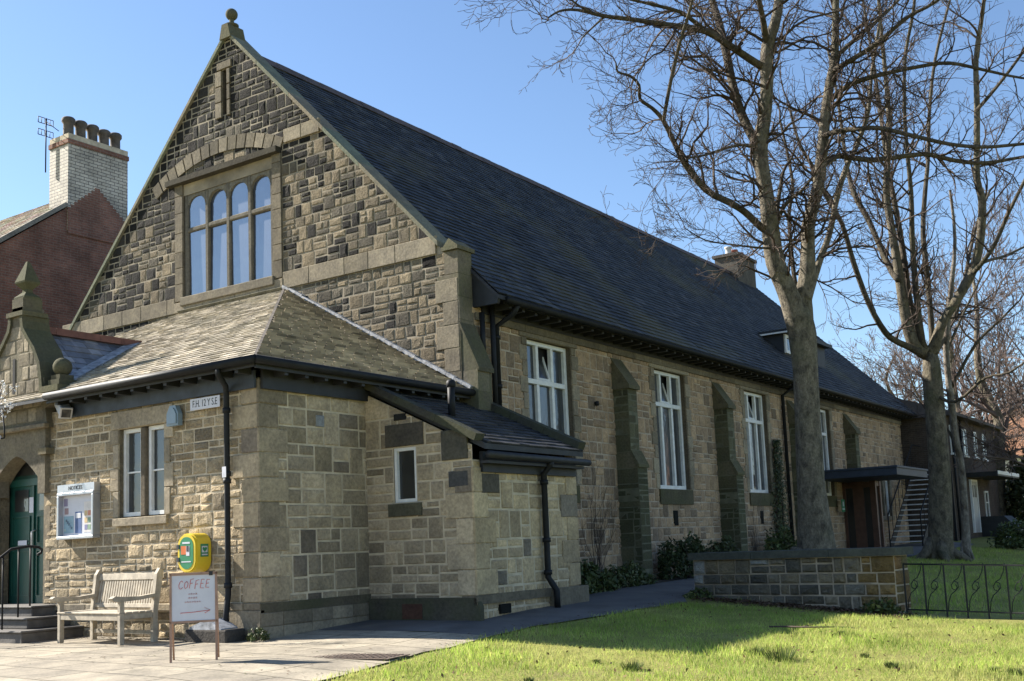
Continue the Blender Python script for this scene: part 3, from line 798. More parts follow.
pipe([(-.36,-.42,3.76),(-.37,-.40,3.66),(-.50,-.16,3.54),(-.53,-.12,3.4),(-.53,-.12,.62),(-.53,-.14,.5),(-.53,-.16,.36),(-.53,-.16,.2)],.042,brk=[(-.53,-.12,z) for z in (3.2,2.2,2.3,.75)])
mb=MB(); mb.box(-.57,-.171,2.25,-.49,-.176,2.40); mb.build('pipe_label',M['paper'],hall)

# --- lean-to
lz=lambda x: 3.64-.475*x
mb=MB(); r=random.Random(15)
LWN=(.56,1.85,1.0,2.68)
masonry(mb,FL,[(0,-.1),(LX,-.1),(LX,lz(LX)-.05),(0,lz(0)-.05)],[LWN],c_squared,(.3,.4),(.25,.5),.02,(.008,.016),(0,.006),25,.14)
ash(mb,FL,.42,2.70,1.16,3.04,.03,(.085,.075,.062)); ash(mb,FL,.46,1.64,1.1,1.83,.05,(.10,.095,.065))
ash(mb,FL,.6,3.1,.84,3.2,.026,(.02,.02,.022)); ash(mb,FL,1.5,2.42,1.98,2.86,.03,(.095,.088,.07)); ash(mb,FL,1.62,2.02,1.98,2.25,.03,(.08,.08,.08))
for i in range(5): ash(mb,FL,LX-(.5 if i%2 else .32),.45+i*.37,LX+.022,.45+i*.37+.36,.028,c_squared(0,0,r))
mb.prism([(0.06,-.1),(LX+.1,-.1),(LX+.1,.30),(LX+.03,.42),(0.06,.42)],FL,-.01,.08,3,(.10,.09,.07))
mb.prism([(.72,.12),(1.1,.12),(1.1,.34),(.72,.34)],FL,.07,.09,2,(.09,.045,.035))
mb.build('lean_to_front',[M['stone'],M['mortar'],M['dress'],M['green']],hall)
small_window(FL,LWN,'small_window',1,-.07,.05)
mb=MB(); r=random.Random(16)
masonry(mb,FK,[(LY,-.1),(5.05,-.1),(5.05,2.4),(LY,2.4)],[],c_lean,(.28,.38),(.22,.46),.024,(.008,.016),(0,.006),26)
for i in range(5):
    ash(mb,FK,LY-.032,.45+i*.37,LY+(.32 if i%2 else .5),.45+i*.37+.36,.026,c_lean(0,0,r)); ash(mb,FK,5.05-(.5 if i%2 else .32),.45+i*.37,5.07,.45+i*.37+.36,.026,c_lean(0,0,r))
mb.prism([(LY-.08,.32),(4.1,.32),(4.1,.45),(LY-.08,.45)],FK,-.01,.06,2,dcol(r,.75)); ash(mb,FK,4.102,-.1,5.15,.44,.12,dcol(r,.8))
ash(mb,FK,LY+.5,.15,LY+.78,.29,.05,(.012,.012,.013)); ash(mb,FK,LY+.18,1.92,LY+.62,2.2,.033,(.10,.09,.075))
mb.build('lean_to_side',[M['stone'],M['mortar'],M['dress'],M['green']],hall)
FLE=(V((0,5.05,0)),V((-1,0,0)),V((0,1,0)))
mb=MB(); mb.prism([(-LX,-.1),(-WX,-.1),(-WX,lz(WX)),(-LX,lz(LX))],FLE,-.3,0,0,(.17,.14,.1)); mb.build('lean_to_end',M['stone'],hall)
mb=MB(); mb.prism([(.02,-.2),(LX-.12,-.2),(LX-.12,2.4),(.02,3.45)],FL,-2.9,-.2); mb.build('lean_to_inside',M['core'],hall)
O=V((LX+.2,LY+.12,lz(LX+.2)+.06)); S=V((-1,0,.475)).normalized(); N=V((.475,0,1)).normalized()
ll=(LX+.2)/abs(S.x)
mb=MB(); slates(mb,O,Y,S,N,[(0,0),(5.03-LY-.12,0),(5.03-LY-.12,ll),(0,ll)],.17,(.2,.3),lambda r,p: tuple(x*.8 for x in c_slate(r,p)),.024,.006,34)
mb.prism([(LX+.19,lz(LX+.2)-.03),(LX+.19,lz(LX+.2)+.055),(0,lz(0)+.055),(0,lz(0)-.03)],FL,-(5.05-LY),-.05,0,(.03,.032,.036)); mb.build('lean_to_roof',M['slate2'],hall)
for q in (((-.02,LY+.02,lz(-.02)+.08),(LX+.12,LY+.02,lz(LX+.12)+.08),.11,.08),((.2,5.05,lz(.2)+.1),(LX+.16,5.05,lz(LX+.16)+.1),.11,.10)):
    mb=MB(); ribbon(mb,q[0],q[1],q[2],q[3],N,3,0,0,(.06,.058,.05)); mb.build('verge_coping',M['soot'],hall)
mb=MB(); mb.box(LX+.01,LY+.16,2.22,LX+.07,5.0,2.52,0); mb.box(LX+.07,LY+.1,2.34,LX+.2,5.05,2.38,0); mb.tube([(LX+.25,LY+.05,2.46),(LX+.25,5.12,2.44)],.055,8); mb.build('lean_to_gutter',M['timber_b'],hall)
pipe([(LX+.25,3.95,2.42),(LX+.22,3.95,2.36),(LX+.1,3.95,2.22),(LX+.1,3.95,.62),(LX+.16,3.97,.52),(LX+.22,3.99,.42),(LX+.22,3.99,.15)],.05,brk=[(LX+.1,3.95,z) for z in (2.1,1.2,.7)])
mb=MB(); mb.tube([(1.1,3.0,lz(1.1)),(1.1,3.0,3.72)],.06,10); mb.lathe((1.1,3.0,3.64),[(.06,0),(.075,.01),(.075,.09),(.05,.12)],10); mb.build('vent_pipe',M['iron'],hall)
# pipes on the hall wall beside the gable
pipe([(EX,5.55,ze-.1),(EX-.1,5.55,ze-.25),(WX+.1,5.55,5.1),(WX+.1,5.55,2.9)],.055,brk=[(WX+.1,5.55,z) for z in (4.9,4.0,3.2)])
pipe([(WX+.14,5.38,ze+.45),(WX+.14,5.38,3.0)],.05,'soil_pipe'); pipe([(WX+.1,5.12,5.3),(WX+.1,5.12,4.3)],.05,'downpipe')
pipe([(EX,20.15,ze-.1),(WX+.09,20.15,5.15),(WX+.09,20.15,.3)],.05)
mb=MB(); mb.tube([(WX+.03,9.2,4.0),(WX+.09,9.2,4.0)],.05,8); mb.build('wall_fitting',M['iron'],hall)

# --- porch gable
PX=-5.73; FP=(V((PX,0,0)),X,V((0,-1,0)))
half=[(.83,0),(.83,3.70),(1.0,3.74),(1.28,3.92),(1.28,4.02),(.74,4.02),(.72,4.2),(.66,4.45),(.52,4.68),(.34,4.88),(.20,5.06),(.155,5.22),(.155,5.5)]
loop=half+[(-u,z) for u,z in half[::-1]]
mb=MB()
# doorway wall below : two jambs and a head built round the opening
ow=.66; 
mb.prism([(.66,0),(.83,0),(.83,3.35),(.66,3.35)],FP,-.02,.012,0,(.24,.2,.145)); 
mb.prism([(-.9,0),(-.66,0),(-.66,3.35),(-.9,3.35)],FP,-.02,.012,0,(.2,.17,.125))
up=[(.9,3.38)]+[(u,z) for u,z in half if z>3.5]; 
mb.prism(up+[(-u,z) for u,z in up[::-1]],FP,-.28,.12,0,(.17,.15,.11))
k=12; zs=2.5                                            # pointed head of the doorway
arc=[(-.7+1.4*j/k, zs+.46*(1-abs(2*j/k-1)**1.5)) for j in range(k+1)]
for j in range(k):
    p,q=arc[j],arc[j+1]; mb.prism([p,q,(q[0],3.38),(p[0],3.38)],FP,-.2,.10,0,(.19,.165,.12))
for s in (-1,1): mb.prism([(-s*.72-.1,2.3),(-s*.72+.1,2.3),(-s*.72+.1,3.38),(-s*.72-.1,3.38)],FP,-.15,.103,0,(.18,.155,.115))
mb.box(PX+.70,-.16,2.93,PX+.93,0,3.03,0,(.2,.17,.11))
mb.box(PX-.95,-.20,3.36,PX+.93,-.10,3.44,0,(.24,.20,.14),bev=.015)
r=random.Random(3)
for zz in np.arange(3.5,4.95,.24):
    hw=.8 if zz<4 else max(.1,.72-(zz-4.1)*.62)
    u=-hw
    while u<hw-.1:
        w=min(r.uniform(.2,.36),hw-u)
        if not (-.14<u+w/2<.12 and 4.0<zz<4.7): stone_face(mb,(FP[0]+V((0,-.12,0)),X,V((0,-1,0))),[(u+.006,zz),(u+w-.006,zz),(u+w-.006,zz+.228),(u+.006,zz+.228)],r,(.004,.01),(.0,.006),dcol(r,.95),0)
        u+=w
porch=mb.build('porch_gable',M['dress'],hall)
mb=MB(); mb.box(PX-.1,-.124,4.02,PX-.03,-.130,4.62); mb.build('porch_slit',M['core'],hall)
mb=MB()
for s in (-1,1):                                          # coping band following the curved shoulder
    cv=[(.80,4.02),(.78,4.22),(.72,4.48),(.57,4.74),(.39,4.94),(.25,5.11),(.21,5.25),(.21,5.36)]
    for (a,b),(c,d) in zip(cv,cv[1:]):
        pl=[(s*(a-.075),b-.02),(s*a,b),(s*c,d),(s*(c-.075),d-.02)]
        if s<0: pl=pl[::-1]
        mb.prism(pl,FP,-.34,.165,0,(.10,.095,.06))
    x=PX+s*1.06
    mb.box(x-.26,-.22,3.93,x+.26,.26,4.03,0,(.13,.115,.075)); mb.box(x-.15,-.12,4.03,x+.15,.2,4.14,0,(.1,.09,.06)); mb.box(x-.12,-.09,4.14,x+.12,.17,4.22,0,(.1,.09,.06))
    mb.lathe((x,.04,4.36),[(.155*math.sin(math.pi*k/9)+.001,-.155*math.cos(math.pi*k/9)) for k in range(10)],14,0,(.1,.095,.06))
mb.box(PX-.24,-.18,5.34,PX+.24,.3,5.42,0,(.12,.11,.07)); mb.box(PX-.16,-.12,5.42,PX+.16,.24,5.66,0,(.13,.115,.08))
mb.build('porch_coping',M['soot'],hall)
mb=MB(); mb.lathe((PX,.06,5.66),[(.22,0),(.22,.04),(.09,.13),(.08,.18),(.2,.28),(.21,.31),(.03,.68)],4,0,(.1,.095,.06),R(45),False); mb.build('porch_finial',M['soot'],hall)
# porch roof running back into the annex roof
zrp=5.12; s_=1.0
yv=lambda z: -.4+(z-3.8)/((AP.z-A1.z)/(AP.y-A1.y))
mb=MB()
for s in (1,-1):
    O=V((PX+s*1.05,.12,zrp-1.05)); E=Y; Sx=V((-s,0,1)).normalized(); Nx=V((s,0,1)).normalized(); Lx=1.05*math.sqrt(2)
    pl=[(0,0),(yv(zrp-1.05)-.12,0),(yv(zrp)-.12,Lx),(0,Lx)]
    if s>0: slates(mb,O,E,Sx,Nx,pl,.17,(.2,.3),lambda r,p: tuple(x*4.5 for x in c_slate(r,p)),.024,.006,35)
    else:
        vs=[O,O+E*pl[1][0],O+E*pl[2][0]+Sx*Lx,O+Sx*Lx]; mb.face(vs,0,(.05,.05,.06))
mb.build('porch_roof',M['slate2'],hall)
mb=MB(); ribbon(mb,(PX,.1,zrp+.02),(PX,yv(zrp)+.15,zrp+.02),.11,.09,Z,5); mb.build('porch_ridge',M['ridge'],hall)
mb=MB(); ribbon(mb,(PX+1.08,yv(zrp-1.05)-.05,zrp-1.0),(PX+.05,yv(zrp)+.03,zrp+.06),.1,.02,V((.3,-.3,.9)),1); mb.build('valley_lead',M['lead'],hall)
# door
dr=empty('green_door',(PX,.24,.5)); dr.parent=hall
mb=MB()
mb.box(-.72,0,0,.72,.05,2.1,0); 
for s in (-1,1):
    for zz,hh in ((.12,.75),(1.0,.45)):
        mb.box(s*.36-.24,-.025,zz,s*.36+.24,0,zz+.02,0); mb.box(s*.36-.24,-.025,zz+hh,s*.36+.24,0,zz+hh+.02,0)
        mb.box(s*.36-.26,-.025,zz,s*.36-.24,0,zz+hh+.02,0); mb.box(s*.36+.24,-.025,zz,s*.36+.26,0,zz+hh+.02,0)
mb.box(-.025,-.03,0,.025,0,2.05,0); mb.box(-.72,-.04,1.98,.72,0,2.1,0)
mb.prism([(-.72,2.1),(.72,2.1),(.72,2.4),(0,2.9),(-.72,2.4)],(V((0,0,0)),X,V((0,-1,0))),-.05,-.02,0)
mb.build('door_leaf',M['door'],dr)
mb=MB()
for s in (-1,1): mb.box(s*.36-.2,-.012,1.55,s*.36+.2,-.006,1.92)
mb.prism([(-.6,2.16),(.6,2.16),(.6,2.36),(0,2.74),(-.6,2.36)],(V((0,0,0)),X,V((0,-1,0))),-.01,0,0)
mb.build('glazing',M['glass'],dr)
mb=MB(); mb.tube([(.07,-.03,.95),(.07,-.09,.97),(.07,-.09,1.2),(.07,-.03,1.22)],.014,8); mb.build('handle',M['steel'],dr)
for q in ((-.10,1.52,.02,1.78),(-.42,.98,-.16,1.06)):
    mb=MB(); mb.box(q[0],-.034,q[1],q[2],-.032,q[3]); mb.build('door_notice',M['paper'],dr)
# steps
mb=MB()
for k,(xr,yf,zt) in enumerate(((-3.98,-1.05,.17),(-4.32,-.75,.34),(-4.66,-.46,.5))):
    mb.box(-7.4,yf,-.05 if k==0 else zt-.165,xr,.0 if k<2 else .02,zt-.03,0,bev=.01); mb.box(-7.42,yf-.03,zt-.03,xr+.03,0 if k<2 else .02,zt+.002,0,bev=.01)
mb.box(-6.42,.02,.3,-5.04,.3,.502,0)
mb.build('entrance_steps',M['step'],hall)
# --- ridge chimney and dormers
ch=empty('ridge_chimney',(RX,32.1,RZ)); ch.parent=hall
mb=MB(); mb.box(-.5,-.95,-.9,.5,.95,.62,0,(.11,.1,.085)); mb.box(-.58,-1.03,.62,.58,1.03,.74,0,(.1,.09,.08)); mb.build('stack',M['stone'],ch)
for k,(y,m) in enumerate(((-.62,'render'),(0,'redpot'),(.62,'redpot'))):
    mb=MB(); mb.lathe((0,y,.74),[(.17,0),(.13,.06),(.12,.28),(.16,.3),(.16,.36),(.12,.37)],12); mb.build('chimney_pot',M[m],ch)
def dormer(y):
    d=empty('dormer',(0,y,0)); d.parent=hall
    xf=-.42; zt=7.42; xb=RX+(RZ-zt)/SL; zb=roofz(xf)
    F=(V((0,0,0)),X,V((0,-1,0)))
    mb=MB(); mb.prism([(xf,zb-.02),(xf,zt),(xb,zt)][::-1] if False else [(xb,zt-.02),(xf,zb-.02),(xf,zt)],F,-4.0,0); mb.build('cheeks',M['timber_b'],d)
    mb=MB(); mb.box(xb-.2,-.14,zt,xf+.22,4.14,zt+.10,0); mb.box(xf+.22,-.14,zt-.02,xf+.24,4.14,zt+.10,0); mb.box(xb,-.16,zt-.03,xf+.2,-.14,zt+.02,1); mb.build('dormer_roof',[M['timber_b'],M['white']],d)
    mb=MB()
    for a,b,c,e in ((.05,zb+.08,.15,zt-.04),(1.55,zb+.08,1.65,zt-.04),(.15,zb+.08,1.55,zb+.18),(.15,zt-.14,1.55,zt-.04),(.8,zb+.18,.9,zt-.14)): mb.box(xf+.002,a,b,xf+.06,c,e)
    mb.build('window_frame',M['white'],d)
    mb=MB(); mb.box(xf+.003,.12,zb+.15,xf+.02,1.58,zt-.1); mb.build('pane',M['glass'],d)
    return d
dormer(22.4)
# --- side entrance: canopy, glazed timber lobby
CY0,CY1,CX1=22.3,25.9,2.75
mb=MB(); mb.box(WX+.05,CY0,2.72,CX1,CY1,2.95,0,bev=.01); mb.box(WX+.05,CY0-.03,2.93,CX1+.03,CY1+.03,3.0,0,bev=.01); mb.build('canopy',M['canopy'],hall)
ed=empty('timber_entrance',(0,25.3,.4)); ed.parent=hall
mb=MB()
for x0,x1 in ((WX+.02,.26),(.5,.84),(1.06,1.24)): mb.box(x0,0,0,x1,.14,2.32)
mb.box(1.1,.5,0,1.24,.64,2.32); mb.box(1.12,.14,2.15,1.22,.5,2.32); mb.box(.84,.02,2.12,1.06,.12,2.30); mb.box(.26,.02,2.12,.5,.12,2.30)
mb.build('frame',M['brown_t'],ed)
mb=MB(); mb.box(.82,.06,.0,1.08,.075,2.2); mb.box(1.16,.12,.0,1.175,.52,2.2); mb.box(.24,.06,0,.52,.075,2.2); mb.build('glazing',M['glass'],ed)
for x in (.42,):
    mb=MB(); mb.tube([(x,CY0+.1,g(x,CY0)-.1),(x,CY0+.1,2.75)],.037,8); mb.build('canopy_post',M['steel'],hall)
s=MB(); s.box(-.16,-.012,-.2,.16,.0,.2,0); s.box(-.05,-.016,-.02,.06,-.012,.13,1); s.box(-.12,-.016,-.13,.12,-.012,-.08,1)
o=s.build('wall_sign',[M['sgreen'],M['paper']]); o.location=(WX+.22,24.6,1.95); o.rotation_euler=(0,0,R(90)); tag(o,'small green and white sign beside the timber side entrance','sign')

# ------------------------------------------------------------------ things on the front wall
def text_mesh(txt,size,mat,name,parent,M4,ext=.002,align='CENTER'):
    cu=bpy.data.curves.new('t','FONT'); cu.body=txt; cu.size=size; cu.align_x=align; cu.align_y='CENTER'; cu.extrude=ext
    ob=bpy.data.objects.new('t',cu); COL.objects.link(ob); bpy.context.view_layer.update()
    me=bpy.data.meshes.new_from_object(ob.evaluated_get(bpy.context.evaluated_depsgraph_get()))
    bpy.data.objects.remove(ob); me.transform(M4); me.materials.clear(); me.materials.append(mat); me.name=name
    o=bpy.data.objects.new(name,me); COL.objects.link(o); o.parent=parent; return o
UP=Matrix.Rotation(R(90),4,'X')     # text faces -Y
nb=empty('notice_board',(-4.52,-.055,1.52),0,'white framed glazed notice board full of posters beside the green door','notice board')
mb=MB(); w,h=.95,.74
for a in ((0,0,w,.05),(0,h-.05,w,h),(0,.05,.05,h-.05),(w-.05,.05,w,h-.05)): mb.box(a[0],-.09,a[1],a[2],.05,a[3],0,bev=.008)
mb.build('frame',M['alu'],nb)
mb=MB(); mb.box(.04,.0,.04,w-.04,.05,h-.04); mb.build('backing',M['paper'],nb)
mb=MB(); r=random.Random(9)
for x,z,a,b,c in ((.07,.53,.10,.12,(.25,.22,.32)),(.09,.40,.1,.1,(.3,.2,.2)),(.07,.1,.26,.27,(.25,.38,.45)),(.37,.09,.17,.34,(.06,.11,.25)),(.60,.10,.27,.48,(.62,.58,.55))):
    mb.box(x,-.003,z,x+a,0,z+b,0,c)
for i in range(3):
    for j in range(3): mb.box(.62+i*.085,-.006,.14+j*.11,.69+i*.085,-.003,.22+j*.11,0,r.choice([(.5,.2,.12),(.2,.3,.2),(.55,.4,.2),(.2,.2,.35)]))
for i in range(6): mb.box(.09+.035*i,-.0055-.0006*i,.13+.03*((i*5)%6),.125+.035*i,-.003,.17+.03*((i*5)%6),0,r.choice([(.15,.25,.35),(.4,.5,.45),(.1,.15,.2)]))
mb.box(.39,-.006,.33,.52,-.003,.41,0,(.6,.6,.62))
mb.build('posters',M['pics'],nb)
mb=MB(); mb.box(.0,-.075,h,w+.01,.04,h+.13); mb.build('header',M['alu'],nb)
text_mesh('NOTICES',.088,M['dark'],'header_lettering',nb,Matrix.Translation((w/2,-.077,h+.065))@UP)

ad=empty('defibrillator_cabinet',(-1.18,0,1.22),0,'yellow defibrillator cabinet with a green front on the wall above the bench','cabinet')
def stadium(hw,hh,rad,k=8):
    p=[]
    for cx,cz,a0 in ((hw-rad,hh-rad,0),(-hw+rad,hh-rad,90),(-hw+rad,-hh+rad,180),(hw-rad,-hh+rad,270)):
        for j in range(k+1): a=R(a0+90*j/k); p.append((cx+rad*math.cos(a),cz+rad*math.sin(a)))
    return p
F0=(V((0,0,0)),X,V((0,-1,0)))
mb=MB(); mb.prism(stadium(.20,.275,.17),F0,.03,.27); mb.prism(stadium(.185,.26,.16),F0,.27,.30); mb.build('shell',M['yellow'],ad)
mb=MB(); mb.prism(stadium(.145,.225,.135),F0,.29,.305); mb.build('door_panel',M['sgreen'],ad)
mb=MB(); mb.box(-.11,-.309,-.02,.0,-.305,.10,0); mb.box(.0,-.309,-.04,.07,-.305,.10,1); mb.box(-.08,-.309,.13,.08,-.305,.155,1); mb.box(-.1,-.309,-.13,.1,-.305,-.115,1); mb.box(.01,-.312,.02,.055,-.309,.1,2); mb.build('window_panel',[M['orange'],M['paper'],M['dark']],ad)
for z in (.06,-.12):
    mb=MB(); mb.box(-.2,-.30,z,-.15,-.315,z+.06); mb.build('latch',M['dark'],ad)
mb=MB(); mb.box(.2,-.22,-.06,.204,-.08,.12,0); mb.box(.204,-.20,.0,.207,-.10,.09,1)
FA=(V((0,-.15,.045)),Y,X)
def heart(s):
    return [(s*.016*16*math.sin(t)**3/1.0,s*.016*(13*math.cos(t)-5*math.cos(2*t)-2*math.cos(3*t)-math.cos(4*t))) for t in [2*math.pi*k/20 for k in range(20)]][::-1]
mb.prism(heart(.16),(V((0,-.15,.045)),Y,X),.207,.209,2); mb.box(.204,-.20,-.04,.207,-.10,-.02,1)
mb.build('aed_sign',[M['sgreen'],M['paper'],M['sgreen']],ad)
# hydrant plate, alarm box, lamps
hp=empty('hydrant_plate',(-1.02,-.062,3.355),0,'white hydrant sign with black lettering under the front eaves by the downpipe','sign')
mb=MB(); mb.box(-.32,-.012,-.085,.32,0,.085,0,bev=.004); mb.build('plate',M['paper'],hp)
text_mesh('F.H. 12 Y S.E',.145,M['dark'],'lettering',hp,Matrix.Translation((0,-.0135,0))@Matrix.Scale(.70,4,(1,0,0))@UP,.001)
hp.location=(-1.04,-.065,3.365)
ab=MB(); ab.prism([(-.13,-.13),(.13,-.13),(.13,.05),(.06,.17),(-.06,.17),(-.13,.05)],F0,.06,.14,0); ab.prism([(-.1,-.10),(.1,-.10),(.1,.04),(.04,.13),(-.04,.13),(-.1,.04)],F0,.14,.16,0)
o=ab.build('alarm_box',M['bluebox']); o.location=(-1.68,0,3.22); tag(o,'pale blue burglar alarm box on the wall above the front window','alarm box')
fl=empty('floodlight',(-4.30,-.18,3.62),R(-20),'grey tubular floodlight under the eaves beside the porch','lamp')
mb=MB(); Mx=Matrix.Rotation(R(32),4,'Y'); mb.box(-.26,-.085,-.085,.16,.085,.085,0,M=Mx,bev=.02); mb.box(.16,-.1,-.1,.2,.1,.1,0,M=Mx,bev=.01); mb.build('housing',M['alu'],fl)
mb=MB(); mb.tube([(-.2,.0,.1),(-.28,.06,.2),(-.3,.16,.2)],.02,8); mb.build('bracket',M['iron'],fl)
mb=MB(); mb.box(.2,-.07,-.07,.205,.07,.07,0,M=Mx); mb.build('lens',M['glass'],fl)
wl=empty('wall_lantern',(-5.55,-.2,3.55),0,'black swan neck lantern bracket over the green door','lamp')
mb=MB(); mb.tube([(-.55,0,.12),(-.35,-.1,.22),(-.12,-.2,.16),(.05,-.28,-.02),(.12,-.3,-.2),(.12,-.3,-.32)],.013,8); mb.tube([(.12,-.3,-.33),(-.16,-.3,-.33)],.012,6); mb.build('arm',M['iron'],wl)
mb=MB(); mb.lathe((-.16,-.3,-.42),[(.03,.0),(.07,.03),(.08,.1),(.05,.16),(.02,.18)],8); mb.tube([(-.16,-.3,-.24),(-.16,-.3,.1)],.01,6); mb.build('lamp_head',M['iron'],wl)
mb=MB(); mb.lathe((.0,-.31,-.31),[(.005,-.035),(.03,-.02),(.03,.02),(.005,.035)],8); mb.build('bulb',M['paper'],wl)
# handrail at the steps
hr=empty('handrail',(0,0,0),0,'black iron handrail with a curled end on the entrance steps','handrail')
hx=-4.78
rail=[(hx,-.30,1.30),(hx,-.24,1.33),(hx+.0,-.22,1.38),(hx,-.28,1.42),(hx,-.45,1.44),(hx,-.75,1.40),(hx,-1.0,1.22),(hx,-1.45,.98),(hx,-1.9,.92)]
mb=MB(); mb.tube(rail,.022,8); mb.build('rail',M['iron'],hr)
def rz(y): 
    for (a,b) in zip(rail[4:],rail[5:]):
        if b[1]<=y<=a[1]: t=(y-a[1])/(b[1]-a[1]); return a[2]+(b[2]-a[2])*t
    return 1.42
for y,zb in ((-.42,.5),(-.62,.34),(-.88,.17),(-1.2,0),(-1.6,-.02)):
    mb=MB(); mb.tube([(hx,y,zb-.02),(hx,y,rz(y))],.014,8); mb.build('baluster',M['iron'],hr)

# ------------------------------------------------------------------ bench
bn=empty('bench',(-3.26,-.94,0),R(-4),'weathered teak bench with a slatted back against the front wall','bench')
L_=1.62; D_=.52
def bx(name,*a,bev=.006,M_=None):
    mb=MB(); mb.box(*a,bev=bev,M=M_); return mb.build(name,M['oak'],bn)
for x in (0,L_-.07):
    bx('leg',x,0,0,x+.07,.07,.62)
    mb=MB(); mb.prism([(0,0),(0.075,0),(.075,.42),(.17,.98),(.11,1.03),(.06,.95),(0,.45)],(V((x,D_,0)),Y,V((1,0,0))),0,.07); mb.build('leg',M['oak'],bn)
    mb=MB(); mb.prism([(-.10,.60),(-.02,.585),(.3,.60),(.58,.63),(.58,.68),(.3,.65),(.0,.66),(-.08,.67),(-.13,.64)],(V((x-.012,0,0)),Y,V((1,0,0))),0,.094); mb.build('armrest',M['oak'],bn)
    bx('side_rail',x+.01,.07,.34,x+.06,D_,.42)
bx('seat_rail',.07,.005,.33,L_-.07,.05,.42); bx('stretcher',.07,D_+.02,.1,L_-.07,D_+.05,.16)
mb=MB()
for k in range(5): mb.box(.0+.0,.0-.01+k*.105,.42,L_,.085+k*.105,.445,bev=.006)
mb.build('seat',M['oak'],bn)
Mb=Matrix.Translation((0,D_+.045,.44))@Matrix.Rotation(R(-10),4,'X')
bx('top_rail',.07,-.02,.43,L_-.07,.025,.53,M_=Mb); bx('bottom_rail',.07,-.02,.03,L_-.07,.025,.09,M_=Mb)
mb=MB()
n=23
for k in range(n):
    x=.09+(L_-.18)*(k+.5)/n; mb.box(x-.021,-.008,.09,x+.021,.012,.43,M=Mb)
mb.build('back_slats',M['oak'],bn)

# ------------------------------------------------------------------ coffee sign
cs=empty('coffee_sign',(.99,-2.32,g(1.0,-2.3)-.0),R(45),'white board on slim wooden legs with coffee written in red','sign')
Wd=.53
mb=MB(); mb.box(.01,-.012,.45,Wd-.01,.012,.99); mb.build('board',M['paper'],cs)
mb=MB(); mb.box(0,-.02,.98,Wd,.02,1.01); mb.build('rail',M['brown_t'],cs)
mb=MB(); mb.box(0,-.02,.44,Wd,.02,.465); mb.build('rail',M['brown_t'],cs)
mlight=mat_plain('varnished_legs',(.33,.2,.14),.6,.2,10,.1,.002); [c.data.materials.__setitem__(0,mlight) for c in cs.children if c.name.startswith('rail')]
for x in (0,Wd-.025):
    mb=MB(); mb.box(x,-.02,-.01,x+.025,.005,1.01); mb.build('leg',mlight,cs)
    mb=MB(); mb.tube([(x+.012,.03,.98),(x+.012,.30,.0)],.013,6); mb.build('leg',mlight,cs)
LET={'C':[[(.9,.8),(.6,1),(.25,.85),(.05,.45),(.25,.08),(.6,0),(.95,.2)]],'O':[[(.5,.98),(.15,.75),(.1,.25),(.4,0),(.8,.2),(.85,.7),(.5,.98)]],
 'F':[[(.1,-.02),(.18,.98),(.85,1.04)],[(.14,.52),(.7,.56)]],'E':[[(.85,.98),(.2,1),(.12,.5),(.1,.02),(.85,.0)],[(.14,.5),(.7,.54)]]}
for k,chh in enumerate('COFFEE'):
    mb=MB(); x0=.095+k*.06; hh=(.095,.085,.10,.094,.10,.092)[k]
    for st_ in LET[chh]: mb.tube([(x0+.050*u+.012*v,-.0138,.825+hh*v+.004*(k%3)) for u,v in st_],.0036,5)
    mb.build('letter',M['pinkm'],cs)
mb=MB(); r=random.Random(4)
for k,(x0,x1,z) in enumerate(((.21,.29,.765),(.21,.31,.72),(.17,.35,.675))):     # three short lines of faint handwriting
    x=x0
    while x<x1:
        p=[(x+.004*i,-.0138,z+(.012 if i%2 else -.006)*r.uniform(.5,1.2)) for i in range(5)]
        mb.tube(p,.0018,4); x+=.026
mb.build('handwriting',M['pinkm'],cs)
mb=MB(); mb.tube([(.12,-.0138,.555),(.27,-.0138,.56),(.45,-.0138,.575),(.385,-.0138,.61),(.45,-.0138,.575),(.39,-.0138,.545)],.0035,5); mb.build('arrow',M['red'],cs)
mb=MB(); mb.box(Wd-.09,-.03,.97,Wd-.05,.02,1.015); mb.build('clip',M['dark'],cs)
# stone block with slanted plate under the downpipe
db=empty('gully_block',(-.62,-.24,0),0,'dark stone gully block with a slanted plate under the front downpipe','stone block')
mb=MB(); mb.box(-.42,-.22,-.05,.42,.13,.17,0,(.06,.055,.05),bev=.02); mb.build('kerb_stone',M['stone'],db)
mb=MB(); mb.prism([(-.34,.17),(.30,.17),(.30,.185),(.02,.31),(-.34,.20)],F0,-.10,.20,0); mb.build('plate',M['lead'],db)

# ------------------------------------------------------------------ ground, paving, path
xs=np.concatenate([[-200,-120,-60,-30],np.arange(-20,30.01,.5),[40,70,120,200]]); ys=np.concatenate([[-200,-100,-50,-25],np.arange(-14,60.01,.5),[80,120,180,260]])
mb=MB(); idx=lambda i,j: i*len(ys)+j
vs=[(x,y,g(x,y)-.012) for x in xs for y in ys]
mb.add(vs,[(idx(i,j),idx(i+1,j),idx(i+1,j+1),idx(i,j+1)) for i in range(len(xs)-1) for j in range(len(ys)-1)],0,(1,1,1),True)
tag(mb.build('lawn',M['lawn']),kind='structure')
def lerp(tab,y):
    for (a,b),(c,d) in zip(tab,tab[1:]):
        if a<=y<=c: return b+(d-b)*(y-a)/(c-a)
    return tab[0][1] if y<tab[0][0] else tab[-1][1]
EDGE=[(-14,6.6),(-8,5.0),(-2.46,3.6),(-1.1,3.37),(0,3.2),(.85,3.08),(2.5,3.22),(4,3.42),(5.9,3.5),(6.5,3.2),(7.1,2.95),(8,2.7),(12,2.5),(22,2.9),(32,2.8)]
